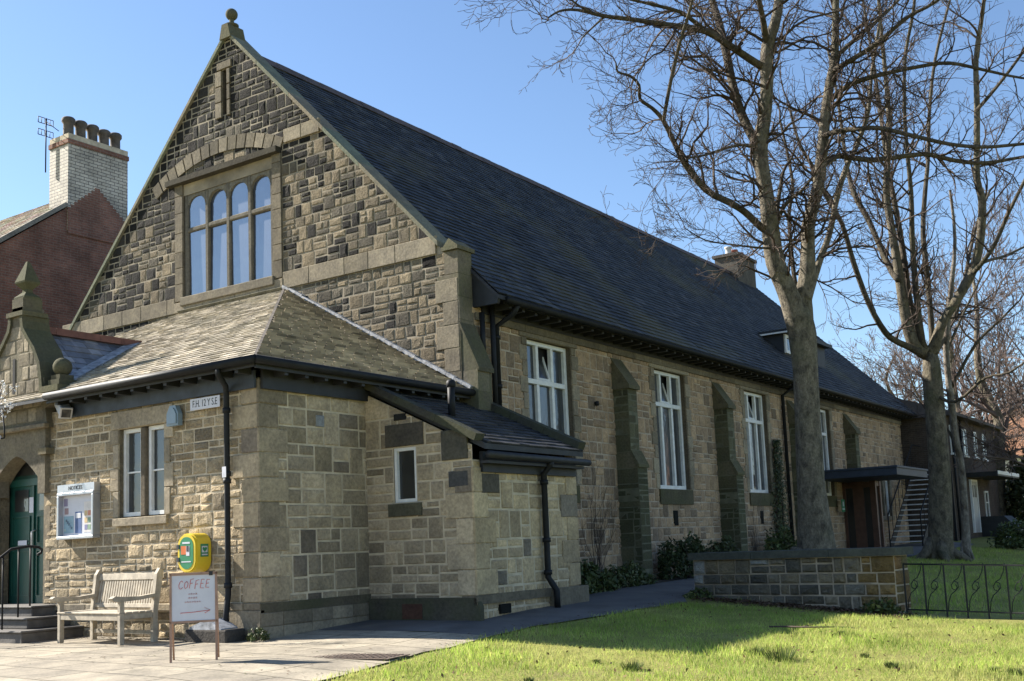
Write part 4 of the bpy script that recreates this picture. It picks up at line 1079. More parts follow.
def strip(name,mat,y0,y1,xl,xr,dz,nx=8,st=.5):
    mb=MB(); yl=list(np.arange(y0,y1+.01,st)); rows=[]
    for y in yl:
        a,b=xl(y),xr(y); X_=sorted(set([a,b]+[x for x in np.arange(-20,20,.5) if a<x<b]))
        rows.append([(x,y,g(x,y)+dz) for x in [a+(b-a)*k/24 for k in range(25)]])
    vs=[p for rw in rows for p in rw]; n=25
    mb.add(vs,[(i*n+k,i*n+k+1,(i+1)*n+k+1,(i+1)*n+k) for i in range(len(rows)-1) for k in range(n-1)],0,(1,1,1),True)
    return tag(mb.build(name,mat),kind='structure')
wob=lambda y: .05*math.sin(y*2.3)+.03*math.sin(y*5.1+1)
strip('paving',M['pave'],-13,1.0,lambda y:-15,lambda y:lerp(EDGE,y)+wob(y),.004)
strip('path',M['path'],1.0,32,lambda y: .0 if y<5.5 else (1.15 if y<22 else .35),lambda y:lerp(EDGE,y)+wob(y),.006)
# soil bed along the wall
M['soil']=mat_plain('dark_soil',(.045,.034,.025),.95,.35,4,.8,.03)
strip('flower_bed',M['soil'],5.5,21.5,lambda y:.2,lambda y:1.13,.012)
# drain grate and iron cover
gr=empty('drain_grate',(2.72,-1.15,g(2.72,-1.15)+.008),R(8),'rusty perforated drain cover set in the paving by the lawn edge','drain cover')
mrust=mat_plain('rusty_iron',(.14,.10,.075),.8,.4,8,.3,.004)
mb=MB()
for i in range(14):
    for j in range(5):
        mb.box(i*.085-.6,j*.085-.2,0,i*.085-.6+.05,j*.085-.2+.05,.008)
mb.box(-.64,-.24,-.01,.62,.22,.0); mb.build('plate',mrust,gr)

# ------------------------------------------------------------------ garden wall and railing
gwroot=empty('garden_wall',(3.2,7.0,0),0,'low rubble garden wall with a thick coping slab in front of the big tree','wall')
dv=V((6.78-3.2,6.38-7.0,0)); ln=dv.length; U=dv.normalized(); Nn=V((U.y,-U.x,0))
ZT=.87
mb=MB()
Fw=(V((0,0,0)),U,Nn); r=random.Random(17)
def c_rub(u,z,r):
    t=r.random(); k=r.uniform(.7,1.25); b=(.21,.185,.14) if t<.4 else ((.155,.145,.12) if t<.75 else ((.25,.21,.145) if t<.9 else (.30,.30,.29)))
    if u>ln-.5: b=(.24,.17,.08)
    return tuple(x*k for x in b)
pl=[(0,-.35),(ln,-.35),(ln,ZT-.12),(0,ZT-.12)]
masonry(mb,Fw,pl,[],c_rub,(.13,.28),(.14,.40),.02,(.01,.035),(.01,.03),27)
Fe=(U*ln,Nn*-1,U); masonry(mb,Fe,[(0,-.2),(.45,-.2),(.45,ZT-.12),(0,ZT-.12)],[],lambda u,z,r:(.22*r.uniform(.8,1.2),.16,.08),(.2,.3),(.2,.3),.02,(.01,.03),(.005,.02),28)
mb.prism([(0,-.2),(.45,-.2),(.45,ZT-.12),(0,ZT-.12)],(V((0,0,0))+Nn*-.45,Nn,U*-1),-.0-ln+.01,-.01,1)
mb.build('rubble',[M['rock'],M['mortar_d']],gwroot)
mb=MB()
u=-.06
while u<ln:
    u2=min(u+r.uniform(1.0,1.5),ln+.08)
    if ln-u2<.4: u2=ln+.08
    mb.prism([(u+.004,ZT-.12),(u2-.004,ZT-.12),(u2-.004,ZT+.0),(u+.004,ZT)],Fw,-.53,.08,0,(.075,.08,.07)); u=u2
mb.build('coping',M['dress'],gwroot)
rl=empty('iron_railing',(6.92,6.34,0),0,'low black iron railing with scrolls running on from the garden wall','railing')
xr0,nb_=0,24; sp=.285
top=lambda x: g(6.92+x,6.3)+.75; bot=lambda x: g(6.92+x,6.3)+.08
mb=MB(); mb.tube([(0,0,top(0)),(nb_*sp,0,top(nb_*sp))],.014,6); mb.build('top_rail',M['iron'],rl)
mb=MB(); mb.tube([(0,0,bot(0)),(nb_*sp,0,bot(nb_*sp))],.012,6); mb.build('bottom_rail',M['iron'],rl)
mb=MB(); mb.box(-.011,-.011,-.1,.011,.011,.67,0); bal=mb.build('baluster',M['iron'],rl)
mb=MB()
pts=[(.02,0,.0)]+[(.02+.20*(1-math.cos(t)),0,.30*math.sin(t)) for t in [k*.26 for k in range(1,7)]]
pts=[(.13+.11*math.cos(t),0,.60+.0+.10*math.sin(t)) for t in [R(a) for a in range(40,-100,-20)]]
pts=[(.265,0,.68),(.24,0,.56),(.19,0,.46),(.13,0,.42),(.09,0,.36),(.10,0,.31),(.145,0,.29),(.17,0,.33),(.15,0,.37)]
mb.tube(pts,.007,5); mb.tube([(.02,0,.0),(.04,0,.14),(.08,0,.23),(.14,0,.28),(.185,0,.33),(.18,0,.40),(.13,0,.42)],.007,5)
scr=mb.build('scroll',M['iron'],rl)
for k in range(nb_+1):
    x=k*sp; b=bal if k==0 else copy_tree(bal,rl); b.location=(x,0,bot(x))
    if k<nb_: s_o=scr if k==0 else copy_tree(scr,rl); s_o.location=(x,0,bot(x)+.01)

# ------------------------------------------------------------------ camera (solved from the photograph)
YAW,PIT,ROL,FPX,CXP,CYP=R(-33.95),R(7.03),R(-2.38),1093.24,512.1,409.6
CAM=V((11.39,-10.59,1.15))
f=V((math.sin(YAW)*math.cos(PIT),math.cos(YAW)*math.cos(PIT),math.sin(PIT))); rt=V((math.cos(YAW),-math.sin(YAW),0)); u_=rt.cross(f)
c,s=math.cos(ROL),math.sin(ROL); rr=rt*c+u_*s; uu=u_*c-rt*s
cd=bpy.data.cameras.new('camera'); co=bpy.data.objects.new('camera',cd); COL.objects.link(co)
co.matrix_world=Matrix(((rr.x,uu.x,-f.x,CAM.x),(rr.y,uu.y,-f.y,CAM.y),(rr.z,uu.z,-f.z,CAM.z),(0,0,0,1)))
cd.sensor_width=36; cd.sensor_fit='HORIZONTAL'; cd.lens=FPX/1024*36; cd.shift_x=-(CXP-512)/1024; cd.shift_y=(CYP-340.5)/1024
cd.clip_start=.1; cd.clip_end=1000; SC.camera=co
def at(px,py,t): return CAM+(rr*((px-CXP)/FPX)-uu*((py-CYP)/FPX)+f)*t

# ------------------------------------------------------------------ trees
def smooth(pts,rad,n=3):
    out=[];ro=[]; N=len(pts)
    for i in range(N-1):
        p0=pts[max(i-1,0)];p1=pts[i];p2=pts[i+1];p3=pts[min(i+2,N-1)]
        for k in range(n):
            t=k/n; out.append(.5*((2*p1)+(p2-p0)*t+(2*p0-5*p1+4*p2-p3)*t*t+(3*p1-p0-3*p2+p3)*t**3)); ro.append(rad[i]+(rad[i+1]-rad[i])*t)
    return out+[pts[-1]],ro+[rad[-1]]
def rand_dir(r):
    while 1:
        v=V((r.uniform(-1,1),r.uniform(-1,1),r.uniform(-1,1)))
        if .1<v.length<1: return v.normalized()
def grow(mb,p,d,L,r0,lvl,r,spec,twig_mi=0):
    n=8 if L>1.2 else 5; pts=[p]; rad=[r0]; q=V(p); dd=V(d)
    wob,trop,rmin=spec['wob'],spec['trop'],spec['rmin']
    for i in range(n):
        dd=(dd+rand_dir(r)*wob+V((0,0,trop))).normalized(); q=q+dd*(L/n); pts.append(V(q)); rad.append(max(rmin,r0*(1-.8*(i+1)/n)))
    mb.tube(pts,rad,5 if r0>.03 else 3,0,(1,1,1),False,True)
    if lvl<=0: return
    kids=max(2,int(spec['dens'][lvl-1]*L+r.random()))
    for k in range(kids):
        s=r.uniform(.12,1.0); x=s*n; i=min(int(x),n-1); b=pts[i].lerp(pts[i+1],x-i); tg=(pts[i+1]-pts[i]).normalized()
        ax=rand_dir(r); ax=(ax-tg*ax.dot(tg)).normalized(); an=R(r.uniform(22,58)); nd_=(tg*math.cos(an)+ax*math.sin(an))
        grow(mb,b,nd_,L*r.uniform(.30,.55)*(1.1-.5*s),max(rmin,rad[i]*.6),lvl-1,r,spec)
def limb(px,t0,t1,mul=1.0):
    n=len(px); pts=[];rad=[]
    for i,(x,y,w) in enumerate(px):
        t=t0+(t1-t0)*i/(n-1); pts.append(at(x,y,t)); rad.append(max(.006,w*mul*t/FPX/2))
    return pts,rad
def twigs(mb,pts,rad,r,spec,lo=.1,dens=1.0,lvl=2,Lr=(1.0,2.4)):
    tot=sum((pts[i+1]-pts[i]).length for i in range(len(pts)-1)); n=int(tot*dens)
    for k in range(n):
        x=r.uniform(lo,1)*(len(pts)-1); i=min(int(x),len(pts)-2); b=pts[i].lerp(pts[i+1],x-i); tg=(pts[i+1]-pts[i]).normalized()
        ax=rand_dir(r); ax=(ax-tg*ax.dot(tg)).normalized(); an=R(r.uniform(35,75)); d=tg*math.cos(an)+ax*math.sin(an)
        grow(mb,b,d,r.uniform(*Lr),max(spec['rmin'],min(rad[i]*.5,.032)),lvl,r,spec)
    grow(mb,pts[-1],(pts[-1]-pts[-2]).normalized(),Lr[1]*.6,rad[-1],lvl,r,spec)
T_=lambda L: L[0][1]
def make_tree(name,label,base,limbs,spec,bark,twig,seed,dens,group=None,lvl=2,cat='tree',bot=None):
    r=random.Random(seed); t=empty(name,base,0,label,cat,group); inv=-V(base)
    tr=MB(); cr=MB(); lb=MB()
    for i,(px,t0,t1,kind) in enumerate(limbs):
        pts,rad=limb(px,t0,t1); pts,rad=smooth([p+inv for p in pts],rad)
        big=kind==0 or px[0][2]>13
        rad=[q*(.84 if big else .78) for q in rad]
        (tr if big else lb).tube(pts,rad,14 if big else 7,0,(1,1,1),True,True,.06 if big else .03,i)
        if kind>0: twigs(cr,pts,rad,r,spec,.15,dens*(1.0 if kind==1 else 1.5),lvl)
    rb=limbs[0][0][1][2]*T_(limbs)/FPX/2
    for k in range(6):
        an=k*1.05+r.uniform(-.3,.3); d=V((math.cos(an),math.sin(an),0)); h0=r.uniform(.35,.75)
        tr.tube([d*rb*.45+V((0,0,h0)),d*rb*.95+V((0,0,h0*.35)),d*rb*1.5+V((0,0,.05)),d*rb*2.1+V((0,0,-.12))],[rb*.42,rb*.42,rb*.3,rb*.16],8,0,(1,1,1),True,True,.08,k)
    tr.build('trunk',bark,t)
    if lb.v: lb.build('limbs',M['bark_d'],t)
    cr.build('crown',twig,t); return t
T1=21.5; sp1=dict(wob=.42,trop=.04,rmin=.0042,dens=(7.0,4.5,2.6))
b1=at(812,590,T1); b1.z=g(b1.x,b1.y)
L1=[([(820,600,64),(818,562,48),(815,527,40),(811,480,33),(808,420,29),(805,370,30),(802,335,32),(801,316,27),(801,306,14)],T1,T1,0),
 ([(802,350,26),(796,318,26),(788,292,24),(775,262,23),(770,227,20),(765,185,17),(760,150,18),(766,106,15),(767,70,16),(768,45,15),(777,14,12),(781,-40,10),(776,-110,7),(784,-180,4)],T1,T1-.3,1),
 ([(768,60,10),(764,25,8),(757,-10,6),(748,-70,4)],T1,T1-1.5,2),
 ([(758,145,13),(749,130,12),(740,110,12),(732,82,11),(726,52,11),(718,19,10),(712,0,9),(700,-55,7),(690,-130,4)],T1-.2,T1+1.2,1),
 ([(768,70,10),(753,61,10),(729,45,9),(706,31,9),(682,27,8),(654,23,7),(637,20,6),(604,16,5),(578,10,4),(560,11,3),(548,18,2.2)],T1,T1-3.5,1),
 ([(729,47,6),(700,26,6),(680,12,5),(650,4,4),(625,-2,3)],T1-.8,T1-2.2,1),
 ([(590,12,3.5),(575,3,2.6),(565,-8,2)],T1-3,T1-3.4,2),
 ([(604,17,3.2),(592,28,2.4),(582,38,2)],T1-2.4,T1-2.0,2),
 ([(771,232,12),(761,227,10),(745,212,9),(731,203,9),(706,190,8),(685,164,8),(676,146,7),(663,120,6),(652,108,5),(640,99,4.5),(639,85,4),(630,76,3.5),(618,72,3),(616,63,2)],T1,T1-2.4,1),
 ([(664,120,5),(665,112,5),(671,80,5),(680,42,4.5),(690,9,4),(695,-20,3),(690,-60,2)],T1-1.8,T1-2.6,1),
 ([(804,350,24),(804,318,22),(803,296,20),(807,277,20),(808,246,16),(809,224,16),(816,195,14),(820,172,14),(823,141,13),(826,110,12),(830,82,11),(835,54,9),(836,0,8),(838,-80,6),(830,-160,4)],T1,T1+.6,1),
 ([(834,70,7),(848,62,7),(876,44,6),(908,17,5),(937,1,4),(970,-30,3)],T1+.4,T1-1.5,1),
 ([(835,58,6),(850,44,6),(864,32,5),(893,6,4),(920,-25,3)],T1+.4,T1+2.0,1),
 ([(828,102,8),(849,85,7),(879,75,6),(917,67,5),(949,63,4.5),(984,70,4),(1022,78,3),(1060,80,2)],T1+.4,T1-1.0,1),
 ([(824,136,8),(838,131,7),(855,129,6),(879,128,6),(914,136,5.5),(949,144,5),(984,147,4.5),(1022,144,4),(1070,140,3)],T1+.3,T1-2.6,1),
 ([(822,166,8),(832,160,7),(840,156,7),(873,160,7),(923,154,6),(952,160,6),(984,163,5),(1022,157,4),(1070,150,3)],T1+.3,T1+2.2,1),
 ([(806,300,14),(814,278,9),(820,259,8),(830,232,7),(838,193,7),(849,161,6),(857,145,6),(868,112,5),(872,70,4),(880,20,3)],T1,T1+1.6,1),
 ([(797,298,9),(794,275,6),(791,246,5),(789,214,5),(793,187,4),(788,156,4),(780,120,3)],T1+.5,T1+2,1),
 ([(774,228,8),(776,216,7),(780,190,5),(784,170,4),(792,158,3)],T1,T1+.7,2),
 ([(776,225,6),(785,205,5),(800,192,4),(812,178,3)],T1,T1-.9,2),
 ([(766,150,5),(740,145,4),(705,155,3),(690,158,2)],T1,T1-1.6,2),
 ([(778,248,4),(762,248,3),(735,245,2.4),(705,240,1.8),(685,228,1.2)],T1,T1-1.6,2),
]
make_tree('bare_tree','biggest bare tree, forking low above the garden wall',b1,L1,sp1,M['bark'],M['twig'],101,2.8)
T2=31; b2=at(940,560,T2); b2.z=g(b2.x,b2.y)
sp2=dict(wob=.36,trop=.08,rmin=.0055,dens=(4.5,3.0,1.8))
L2=[([(942,566,36),(941,540,28),(940,480,25),(936,420,23),(933,385,22),(931,362,20),(930,350,12)],T2,T2,0),
 ([(926,356,12),(909,347,9),(898,342,8),(885,332,8),(869,304,7),(854,264,7),(842,224,6),(826,196,6),(815,170,5),(800,145,4),(790,110,3)],T2,T2-3,1),
 ([(924,352,18),(912,340,15),(905,313,12),(899,273,11),(892,230,9),(886,193,8),(888,150,7),(889,117,6),(884,59,5),(880,18,4),(876,-40,3)],T2,T2-.6,1),
 ([(898,280,8),(892,272,8),(882,251,7),(869,221,7),(854,193,7),(846,160,5),(838,100,4),(828,50,3)],T2-.4,T2+2,1),
 ([(925,350,12),(919,341,10),(909,298,9),(903,251,8),(894,199,7),(888,170,6),(880,110,5),(873,59,4),(864,6,3),(860,-50,2)],T2,T2+1,1),
 ([(928,350,10),(922,341,9),(915,282,8),(912,236,7),(911,193,6),(905,126,5),(905,59,4.5),(914,6,4),(918,-60,3)],T2,T2-1.5,1),
 ([(932,348,9),(932,338,8),(928,282,7),(923,236,6.5),(925,193,6),(928,160,5),(929,117,4.5),(935,60,4),(950,0,3)],T2,T2+2,1),
 ([(932,352,16),(936,341,13),(943,322,11),(958,298,11),(972,272,11),(980,242,10),(982,202,9),(977,180,8),(977,147,7),(977,103,7),(976,59,6),(981,23,5),(984,0,4.5),(990,-60,3)],T2,T2-2,1),
 ([(974,272,7),(983,262,6),(996,242,5.5),(1008,214,5),(1020,190,4.5),(1040,150,4),(1060,110,3)],T2-1.3,T2-3,1),
 ([(978,265,5),(990,260,4),(1005,256,3.5),(1024,247,3),(1050,235,2)],T2-1.3,T2+1,1),
 ([(977,110,5),(990,95,4.5),(1010,70,4),(1035,35,3)],T2-1.6,T2-3,1),
 ([(934,355,8),(948,330,6),(960,300,5),(975,230,4),(990,190,3)],T2,T2+3,1),
 ([(932,392,5),(955,402,4),(985,378,3.5),(1010,372,3),(1040,350,2)],T2,T2-2.5,1),
]
make_tree('bare_tree','tall bare tree with many upright stems in front of the metal stairs',b2,L2,sp2,M['bark2'],M['twig'],102,1.7)
T3=31.5; b3=at(966,556,T3); b3.z=g(b3.x,b3.y)
L3=[([(967,560,12),(965,515,9),(961,465,8),(956,440,8),(951,400,8),(946,350,7),(950,300,6),(955,240,4),(950,190,3)],T3,T3,0),
    ([(950,390,5),(975,345,4),(1000,320,3),(1020,300,2)],T3,T3-1,1),([(947,350,4),(965,310,3),(985,270,2)],T3,T3+1,1),([(958,450,4),(945,425,3),(930,415,2)],T3,T3+.6,2)]
make_tree('bare_tree','slender pale barked tree just right of the many stemmed tree',b3,L3,sp2,M['birch'],M['twig'],103,1.2)
# bare trees beyond the houses, each grown on its own
def wild_tree(name,label,base,h,seed,twig,spread=1.0,dens=1.0,group=None):
    r=random.Random(seed); t=empty(name,base,0,label,'tree',group)
    tr=MB(); cr=MB(); sp=dict(wob=.26,trop=.07,rmin=.011,dens=(4.6*dens,3.4*dens,2.2*dens))
    pts=[V((0,0,-.3))]; 
    for i in range(7): pts.append(V((r.uniform(-.25,.25)*(i+1)*.4,r.uniform(-.25,.25)*(i+1)*.4,h*.11*(i+1))))
    rad=[h*.022*(1-i/8.5) for i in range(8)]; p2,r2=smooth(pts,rad); tr.tube(p2,r2,8,0,(1,1,1),True,True,.05,seed)
    for k in range(13):
        x=r.uniform(.25,1)*(len(p2)-1); i=min(int(x),len(p2)-2); az=r.uniform(0,2*math.pi); el=R(r.uniform(15,60))
        d=V((math.cos(az)*math.cos(el)*spread,math.sin(az)*math.cos(el)*spread,math.sin(el))).normalized(); L=h*r.uniform(.28,.45)*(1.15-.5*i/len(p2))
        grow(cr,p2[i],d,L,r2[i]*.38,3,r,sp)
    tr.build('trunk',M['bark2'],t); cr.build('crown',twig,t); return t
gp_='bare trees beyond the far houses'
for k,(px,t,h,lab) in enumerate(((1006,50,16,'wide purple brown bare tree rising over the orange roof'),(968,60,17,'bare twiggy tree rising behind the brown brick house'),(1058,44,12,'bare tree at the right edge beyond the brown brick house'),(905,66,14,'bare tree showing faintly past the far end of the hall roof'))):
    b=at(px,545,t); b.z=g(b.x,b.y); wild_tree('bare_tree',lab,b,h,200+k,M['twigp'],1.0,1.0,gp_)

# ------------------------------------------------------------------ shrubs
def leaf_mass(mb,c,rx,ry,rz_,n,r,cols,ls=.06):
    for i in range(n):
        d=rand_dir(r)*r.uniform(.45,1)**.5; k=1+.25*math.sin(d.x*5+c[0]*3)*math.cos(d.y*6+c[1])
        p=V((c[0]+d.x*rx*k,c[1]+d.y*ry*k,c[2]+abs(d.z)*rz_*k)); a=rand_dir(r); b=a.cross(rand_dir(r)); 
        if b.length<.1: continue
        b.normalize(); s=ls*r.uniform(.6,1.4); q=a*s; w=b*s*.35
        cc=r.choice(cols); kk=r.uniform(.7,1.3); mb.face([p-q*.6,p+w,p+q,p-w],0,tuple(x*kk for x in cc))
gcols=[(.05,.075,.02),(.065,.085,.025),(.035,.055,.018),(.085,.10,.035)]
def bush(name,label,c,rx,ry,rz_,n,seed,cols=gcols,ls=.06,cat='bush',group=None):
    r=random.Random(seed); root=empty(name,(c[0],c[1],g(c[0],c[1])),0,label,cat,group)
    mb=MB(); leaf_mass(mb,(0,0,.02),rx,ry,rz_,n,r,cols,ls); mb.build('foliage',M['leaf'],root)
    mb=MB()
    for k in range(9): 
        d=rand_dir(r); mb.tube([(d.x*.08,d.y*.08,0),(d.x*rx*.4,d.y*ry*.4,rz_*.5),(d.x*rx*.8,d.y*ry*.8,rz_*.9)],[.008,.006,.003],4)
    mb.build('stems',M['stem'],root); return root
bush('low_bush','low leafy bush spilling onto the path beside the lean-to corner',(.95,6.9),.5,1.1,.5,2200,1,ls=.07)
bush('low_bush','low bush with pale tips at the foot of the nearest wall buttress',(.85,8.9),.45,.8,.42,1500,2,cols=gcols+[(.12,.13,.07)],ls=.06)
bush('low_bush','dark evergreen bush under the second tall window by the path',(.9,11.6),.5,1.1,.85,2400,3,cols=[(.035,.05,.018),(.045,.06,.02)],ls=.07)
bush('low_bush','dark evergreen bush at the wall just left of the garden wall',(.85,13.7),.45,.9,.7,1800,4,cols=[(.04,.055,.02),(.05,.065,.022)],ls=.07)
bush('low_bush','green bush at the wall below the ivy patch',(.8,17.8),.4,1.0,.9,1700,5,ls=.07)
b=at(1014,548,38); bush('low_bush','rounded green bush beside the brown house doorstep',(b.x,b.y),.7,.7,.9,1500,6,ls=.09)
b=at(1022,470,50); bush('tall_bush','dark conifer like bush in front of the pale house',(b.x,b.y),1.0,1.0,3.4,2500,7,cols=[(.03,.04,.015),(.04,.05,.018)],ls=.2)
# weed at the corner foot
bush('weed','small weed sprouting at the foot of the annex corner',(.12,-.18),.17,.14,.16,260,8,ls=.035,cat='weed')
# bare climber stems on the wall between lean-to and buttress
def climber(name,label,y0,z0,spread,h,seed,n=9):
    r=random.Random(seed); root=empty(name,(WX+.1,y0,z0),0,label,'climber'); mb=MB()
    sp=dict(wob=.3,trop=.12,rmin=.003,dens=(3.5,2.2,2))
    for k in range(n):
        d=V((.02,r.uniform(-1,1)*spread,1)).normalized(); m2=MB(); grow(m2,V((.02,r.uniform(-.1,.1),0)),d,h*r.uniform(.6,1.1),.016,2,r,sp)
        mb.add([V((max(-.05,min(.22,v[0]*.35)),v[1],v[2])) for v in m2.v],m2.f,0,(1,1,1),True)
    mb.build('stems',M['stem'],root); return root
climber('wall_climber','bare climbing shrub stems on the wall between lean-to and buttress',8.9,.35,.55,2.3,31)
climber('wall_climber','thin bare climber on the wall under the third tall window',17.2,.4,.3,1.5,32,5)
iv=empty('ivy',(WX+.05,19.3,.4),0,'ragged ivy patch climbing the wall right of the third tall window','ivy')
mb=MB(); r=random.Random(33)
for i in range(2600):
    z=r.uniform(0,3.4); wd=.25+.5*math.sin(math.pi*min(1,(z+.3)/3.2))*r.random(); y=r.gauss(.05*z,.32*(1.15-z/4.2))-.1
    p=V((r.uniform(.0,.14),y,z)); a=rand_dir(r); b=V((1,0,0)).cross(a); s=.055*r.uniform(.6,1.3); q=a*s; w=b*s*.5
    cc=r.choice([(.03,.045,.016),(.045,.06,.02),(.025,.035,.014)]); mb.face([p-q*.6,p+w,p+q,p-w],0,cc)
mb.build('leaves',M['leaf'],iv)
mb=MB()
for k in range(6): mb.tube([(.02,r.uniform(-.15,.15),-.2),(.03,r.uniform(-.3,.3),1.2),(.03,r.uniform(-.3,.4),2.6)],[.03,.02,.006],5)
mb.build('stems',M['stem'],iv)
# white blossom spray reaching in at the left edge
bs=empty('blossom_branch',tuple(at(-22,470,16.2)),0,'thin branch of white blossom reaching in by the porch','branch')
mb=MB(); m2=MB(); r=random.Random(41); o=V(bs.location)
for pxs in (((-22,470),(-16,440),(-6,412),(4,398),(16,386)),((-16,440),(-4,420),(6,410),(12,402)),((-10,420),(0,396),(3,384))):
    pts=[at(a,b_,16.2+.1*k)-o for k,(a,b_) in enumerate(pxs)]; mb.tube(pts,[.012,.010,.008,.005,.003][:len(pts)],5)
    for k in range(20):
        i=r.randrange(1,len(pts)-1) if len(pts)>2 else 0; p=pts[i].lerp(pts[i+1],r.random())+rand_dir(r)*.06
        for j in range(5):
            d=rand_dir(r); e=d.cross(rand_dir(r)); e=e.normalized() if e.length>.01 else V((1,0,0)); m2.face([p,p+d*.022+e*.012,p+d*.036,p+d*.022-e*.012])
mb.tube([V((0,0,0)),V((-.1,-.1,-1.0)),V((-.15,-.1,-2.2))],[.012,.02,.03],6)
mb.build('stem',M['stem'],bs); m2.build('blossom',M['blossom'],bs)

# ------------------------------------------------------------------ grass, litter, tufts
def blades(name,n,region,hts,cols,seed,wd=.004,clump=0):
    r=np.random.RandomState(seed); mb=None; vs=[];cl=[]
    P=region(r,n); n=len(P)
    h=r.uniform(*hts,n); az=r.uniform(0,2*np.pi,n); lean=r.uniform(.2,.9,n)*h; la=r.uniform(0,2*np.pi,n)
    pn=np.sin(P[:,0]*2.1+np.sin(P[:,1]*1.7)*1.3)*.5+np.sin(P[:,1]*3.3+P[:,0]*.7)*.3
    h=h*(1+.45*pn)
    dx=np.cos(az)*wd*h/.05; dy=np.sin(az)*wd*h/.05
    z=np.array([g(x,y) for x,y in P])-.012
    v=np.zeros((n,3,3)); v[:,0]=np.stack([P[:,0]-dx,P[:,1]-dy,z],1); v[:,1]=np.stack([P[:,0]+dx,P[:,1]+dy,z],1); v[:,2]=np.stack([P[:,0]+np.cos(la)*lean,P[:,1]+np.sin(la)*lean,z+h],1)
    me=bpy.data.meshes.new(name); me.vertices.add(3*n); me.vertices.foreach_set('co',v.ravel()); me.loops.add(3*n); me.loops.foreach_set('vertex_index',np.arange(3*n,dtype=np.int32))
    me.polygons.add(n); me.polygons.foreach_set('loop_start',np.arange(0,3*n,3,dtype=np.int32)); me.polygons.foreach_set('loop_total',np.full(n,3,dtype=np.int32))
    ca=me.color_attributes.new('Col','FLOAT_COLOR','CORNER'); cols=np.array(cols); k=r.randint(0,len(cols),n); c=np.ones((n,3,4),np.float32)
    cc=cols[k]*r.uniform(.75,1.25,(n,1))
    q=np.sin(P[:,0]*1.3+2.2*np.sin(P[:,1]*.9+1))+np.sin(P[:,1]*1.9+1.4*np.sin(P[:,0]*1.6))+.7*np.sin(P[:,0]*4.3+P[:,1]*3.7)+.5*np.sin(P[:,0]*9.1-P[:,1]*7.3)
    wq=np.clip(q*.35,-.6,.8)[:,None]; cc=np.where(wq>0,cc*(1-wq*.5)+np.array([.42,.36,.17])*wq*.5,cc*(1+wq*.45)+np.array([.10,.20,.04])*(-wq*.35)); c[:,:,:3]=cc[:,None,:]; ca.data.foreach_set('color',c.ravel())
    me.update(); me.validate(); me.materials.append(M['grass']); o=bpy.data.objects.new(name,me); COL.objects.link(o)
    return o
ex=np.array([e[0] for e in EDGE]); ev=np.array([e[1] for e in EDGE])
def reg_front(r,n):
    x=r.uniform(2.9,13.5,n); y=r.uniform(-6,6.1,n); k=(x>np.interp(y,ex,ev)+.0+.12*r.rand(n)*np.sign(r.rand(n)-.35))&(y<5.85+.3*np.sin(x*1.3)+r.rand(n)*.4)
    bare=(np.sin(x*1.9+2*np.sin(y*1.3))+np.sin(y*2.7+x*.9))*.5; k&=(bare>-.86)|(r.rand(n)<.35)
    return np.stack([x[k],y[k]],1)
def reg_back(r,n):
    x=r.uniform(2.9,15,n); y=r.uniform(6.7,30,n); k=(x>np.interp(y,ex,ev)+.1); return np.stack([x[k],y[k]],1)
gc=[(.36,.45,.085),(.41,.47,.11),(.29,.41,.07),(.47,.46,.16),(.34,.44,.08)]
tag(blades('grass',150000,reg_front,(.025,.065),gc,51),kind='stuff')
tag(blades('rough_grass',60000,reg_back,(.04,.09),gc,52,.005),kind='stuff')
mb=MB(); r=random.Random(53)
for i in range(1500):
    u=r.uniform(0.3,ln+.3); d=abs(r.gauss(0,.28))+.03; p=V((3.2,7.0,0))+U*u+Nn*d; p.z=g(p.x,p.y)+r.uniform(.0,.03)
    a=rand_dir(r); a.z*=.4; b=Z.cross(a).normalized(); s=r.uniform(.02,.05); mb.face([p-a*s,p+b*s*.5+Z*r.uniform(0,.02),p+a*s,p-b*s*.5],0,r.choice([(.07,.04,.025),(.10,.06,.04),(.05,.03,.02),(.13,.09,.06)]))
tag(mb.build('leaf_litter',M['litter']),kind='stuff')
bush('weed','leafy weeds at the right foot of the garden wall',(6.6,6.15),.3,.16,.2,320,9,ls=.05,cat='weed')
bush('weed','small weeds at the left foot of the garden wall',(3.4,6.75),.25,.14,.16,260,10,ls=.04,cat='weed')
mb=MB(); r=random.Random(54)
for i in range(700):
    if r.random()<.55: x=r.uniform(-4,.1); y=-abs(r.gauss(0,.12))-.12
    elif r.random()<.6: y=r.uniform(0,7); x=lerp(EDGE,y)-abs(r.gauss(0,.18))-.03
    else: x=r.uniform(-4,4); y=r.uniform(-3,-.2)
    p=V((x,y,g(x,y)+.012)); a=rand_dir(r); a.z*=.15; b=Z.cross(a).normalized(); q=r.uniform(.008,.028); mb.face([p-a*q,p+b*q*.6+Z*.004,p+a*q,p-b*q*.6],0,r.choice([(.10,.06,.035),(.14,.10,.06),(.06,.045,.03),(.09,.10,.04)]))
tag(mb.build('leaf_grit',M['litter']),kind='stuff')
mb=MB()
for i in range(350):
    x=r.uniform(3.6,12); y=r.uniform(-3,5.6); p=V((x,y,g(x,y)+r.uniform(.015,.045))); a=rand_dir(r); b=a.cross(rand_dir(r))
    if b.length<.2 or x<lerp(EDGE,y)+.1: continue
    b.normalize(); q=r.uniform(.012,.03); mb.face([p-a*q,p+b*q*.5,p+a*q,p-b*q*.5],0,r.choice([(.16,.10,.05),(.22,.15,.08),(.10,.07,.04)]))
tag(mb.build('fallen_leaves',M['litter']),kind='stuff')
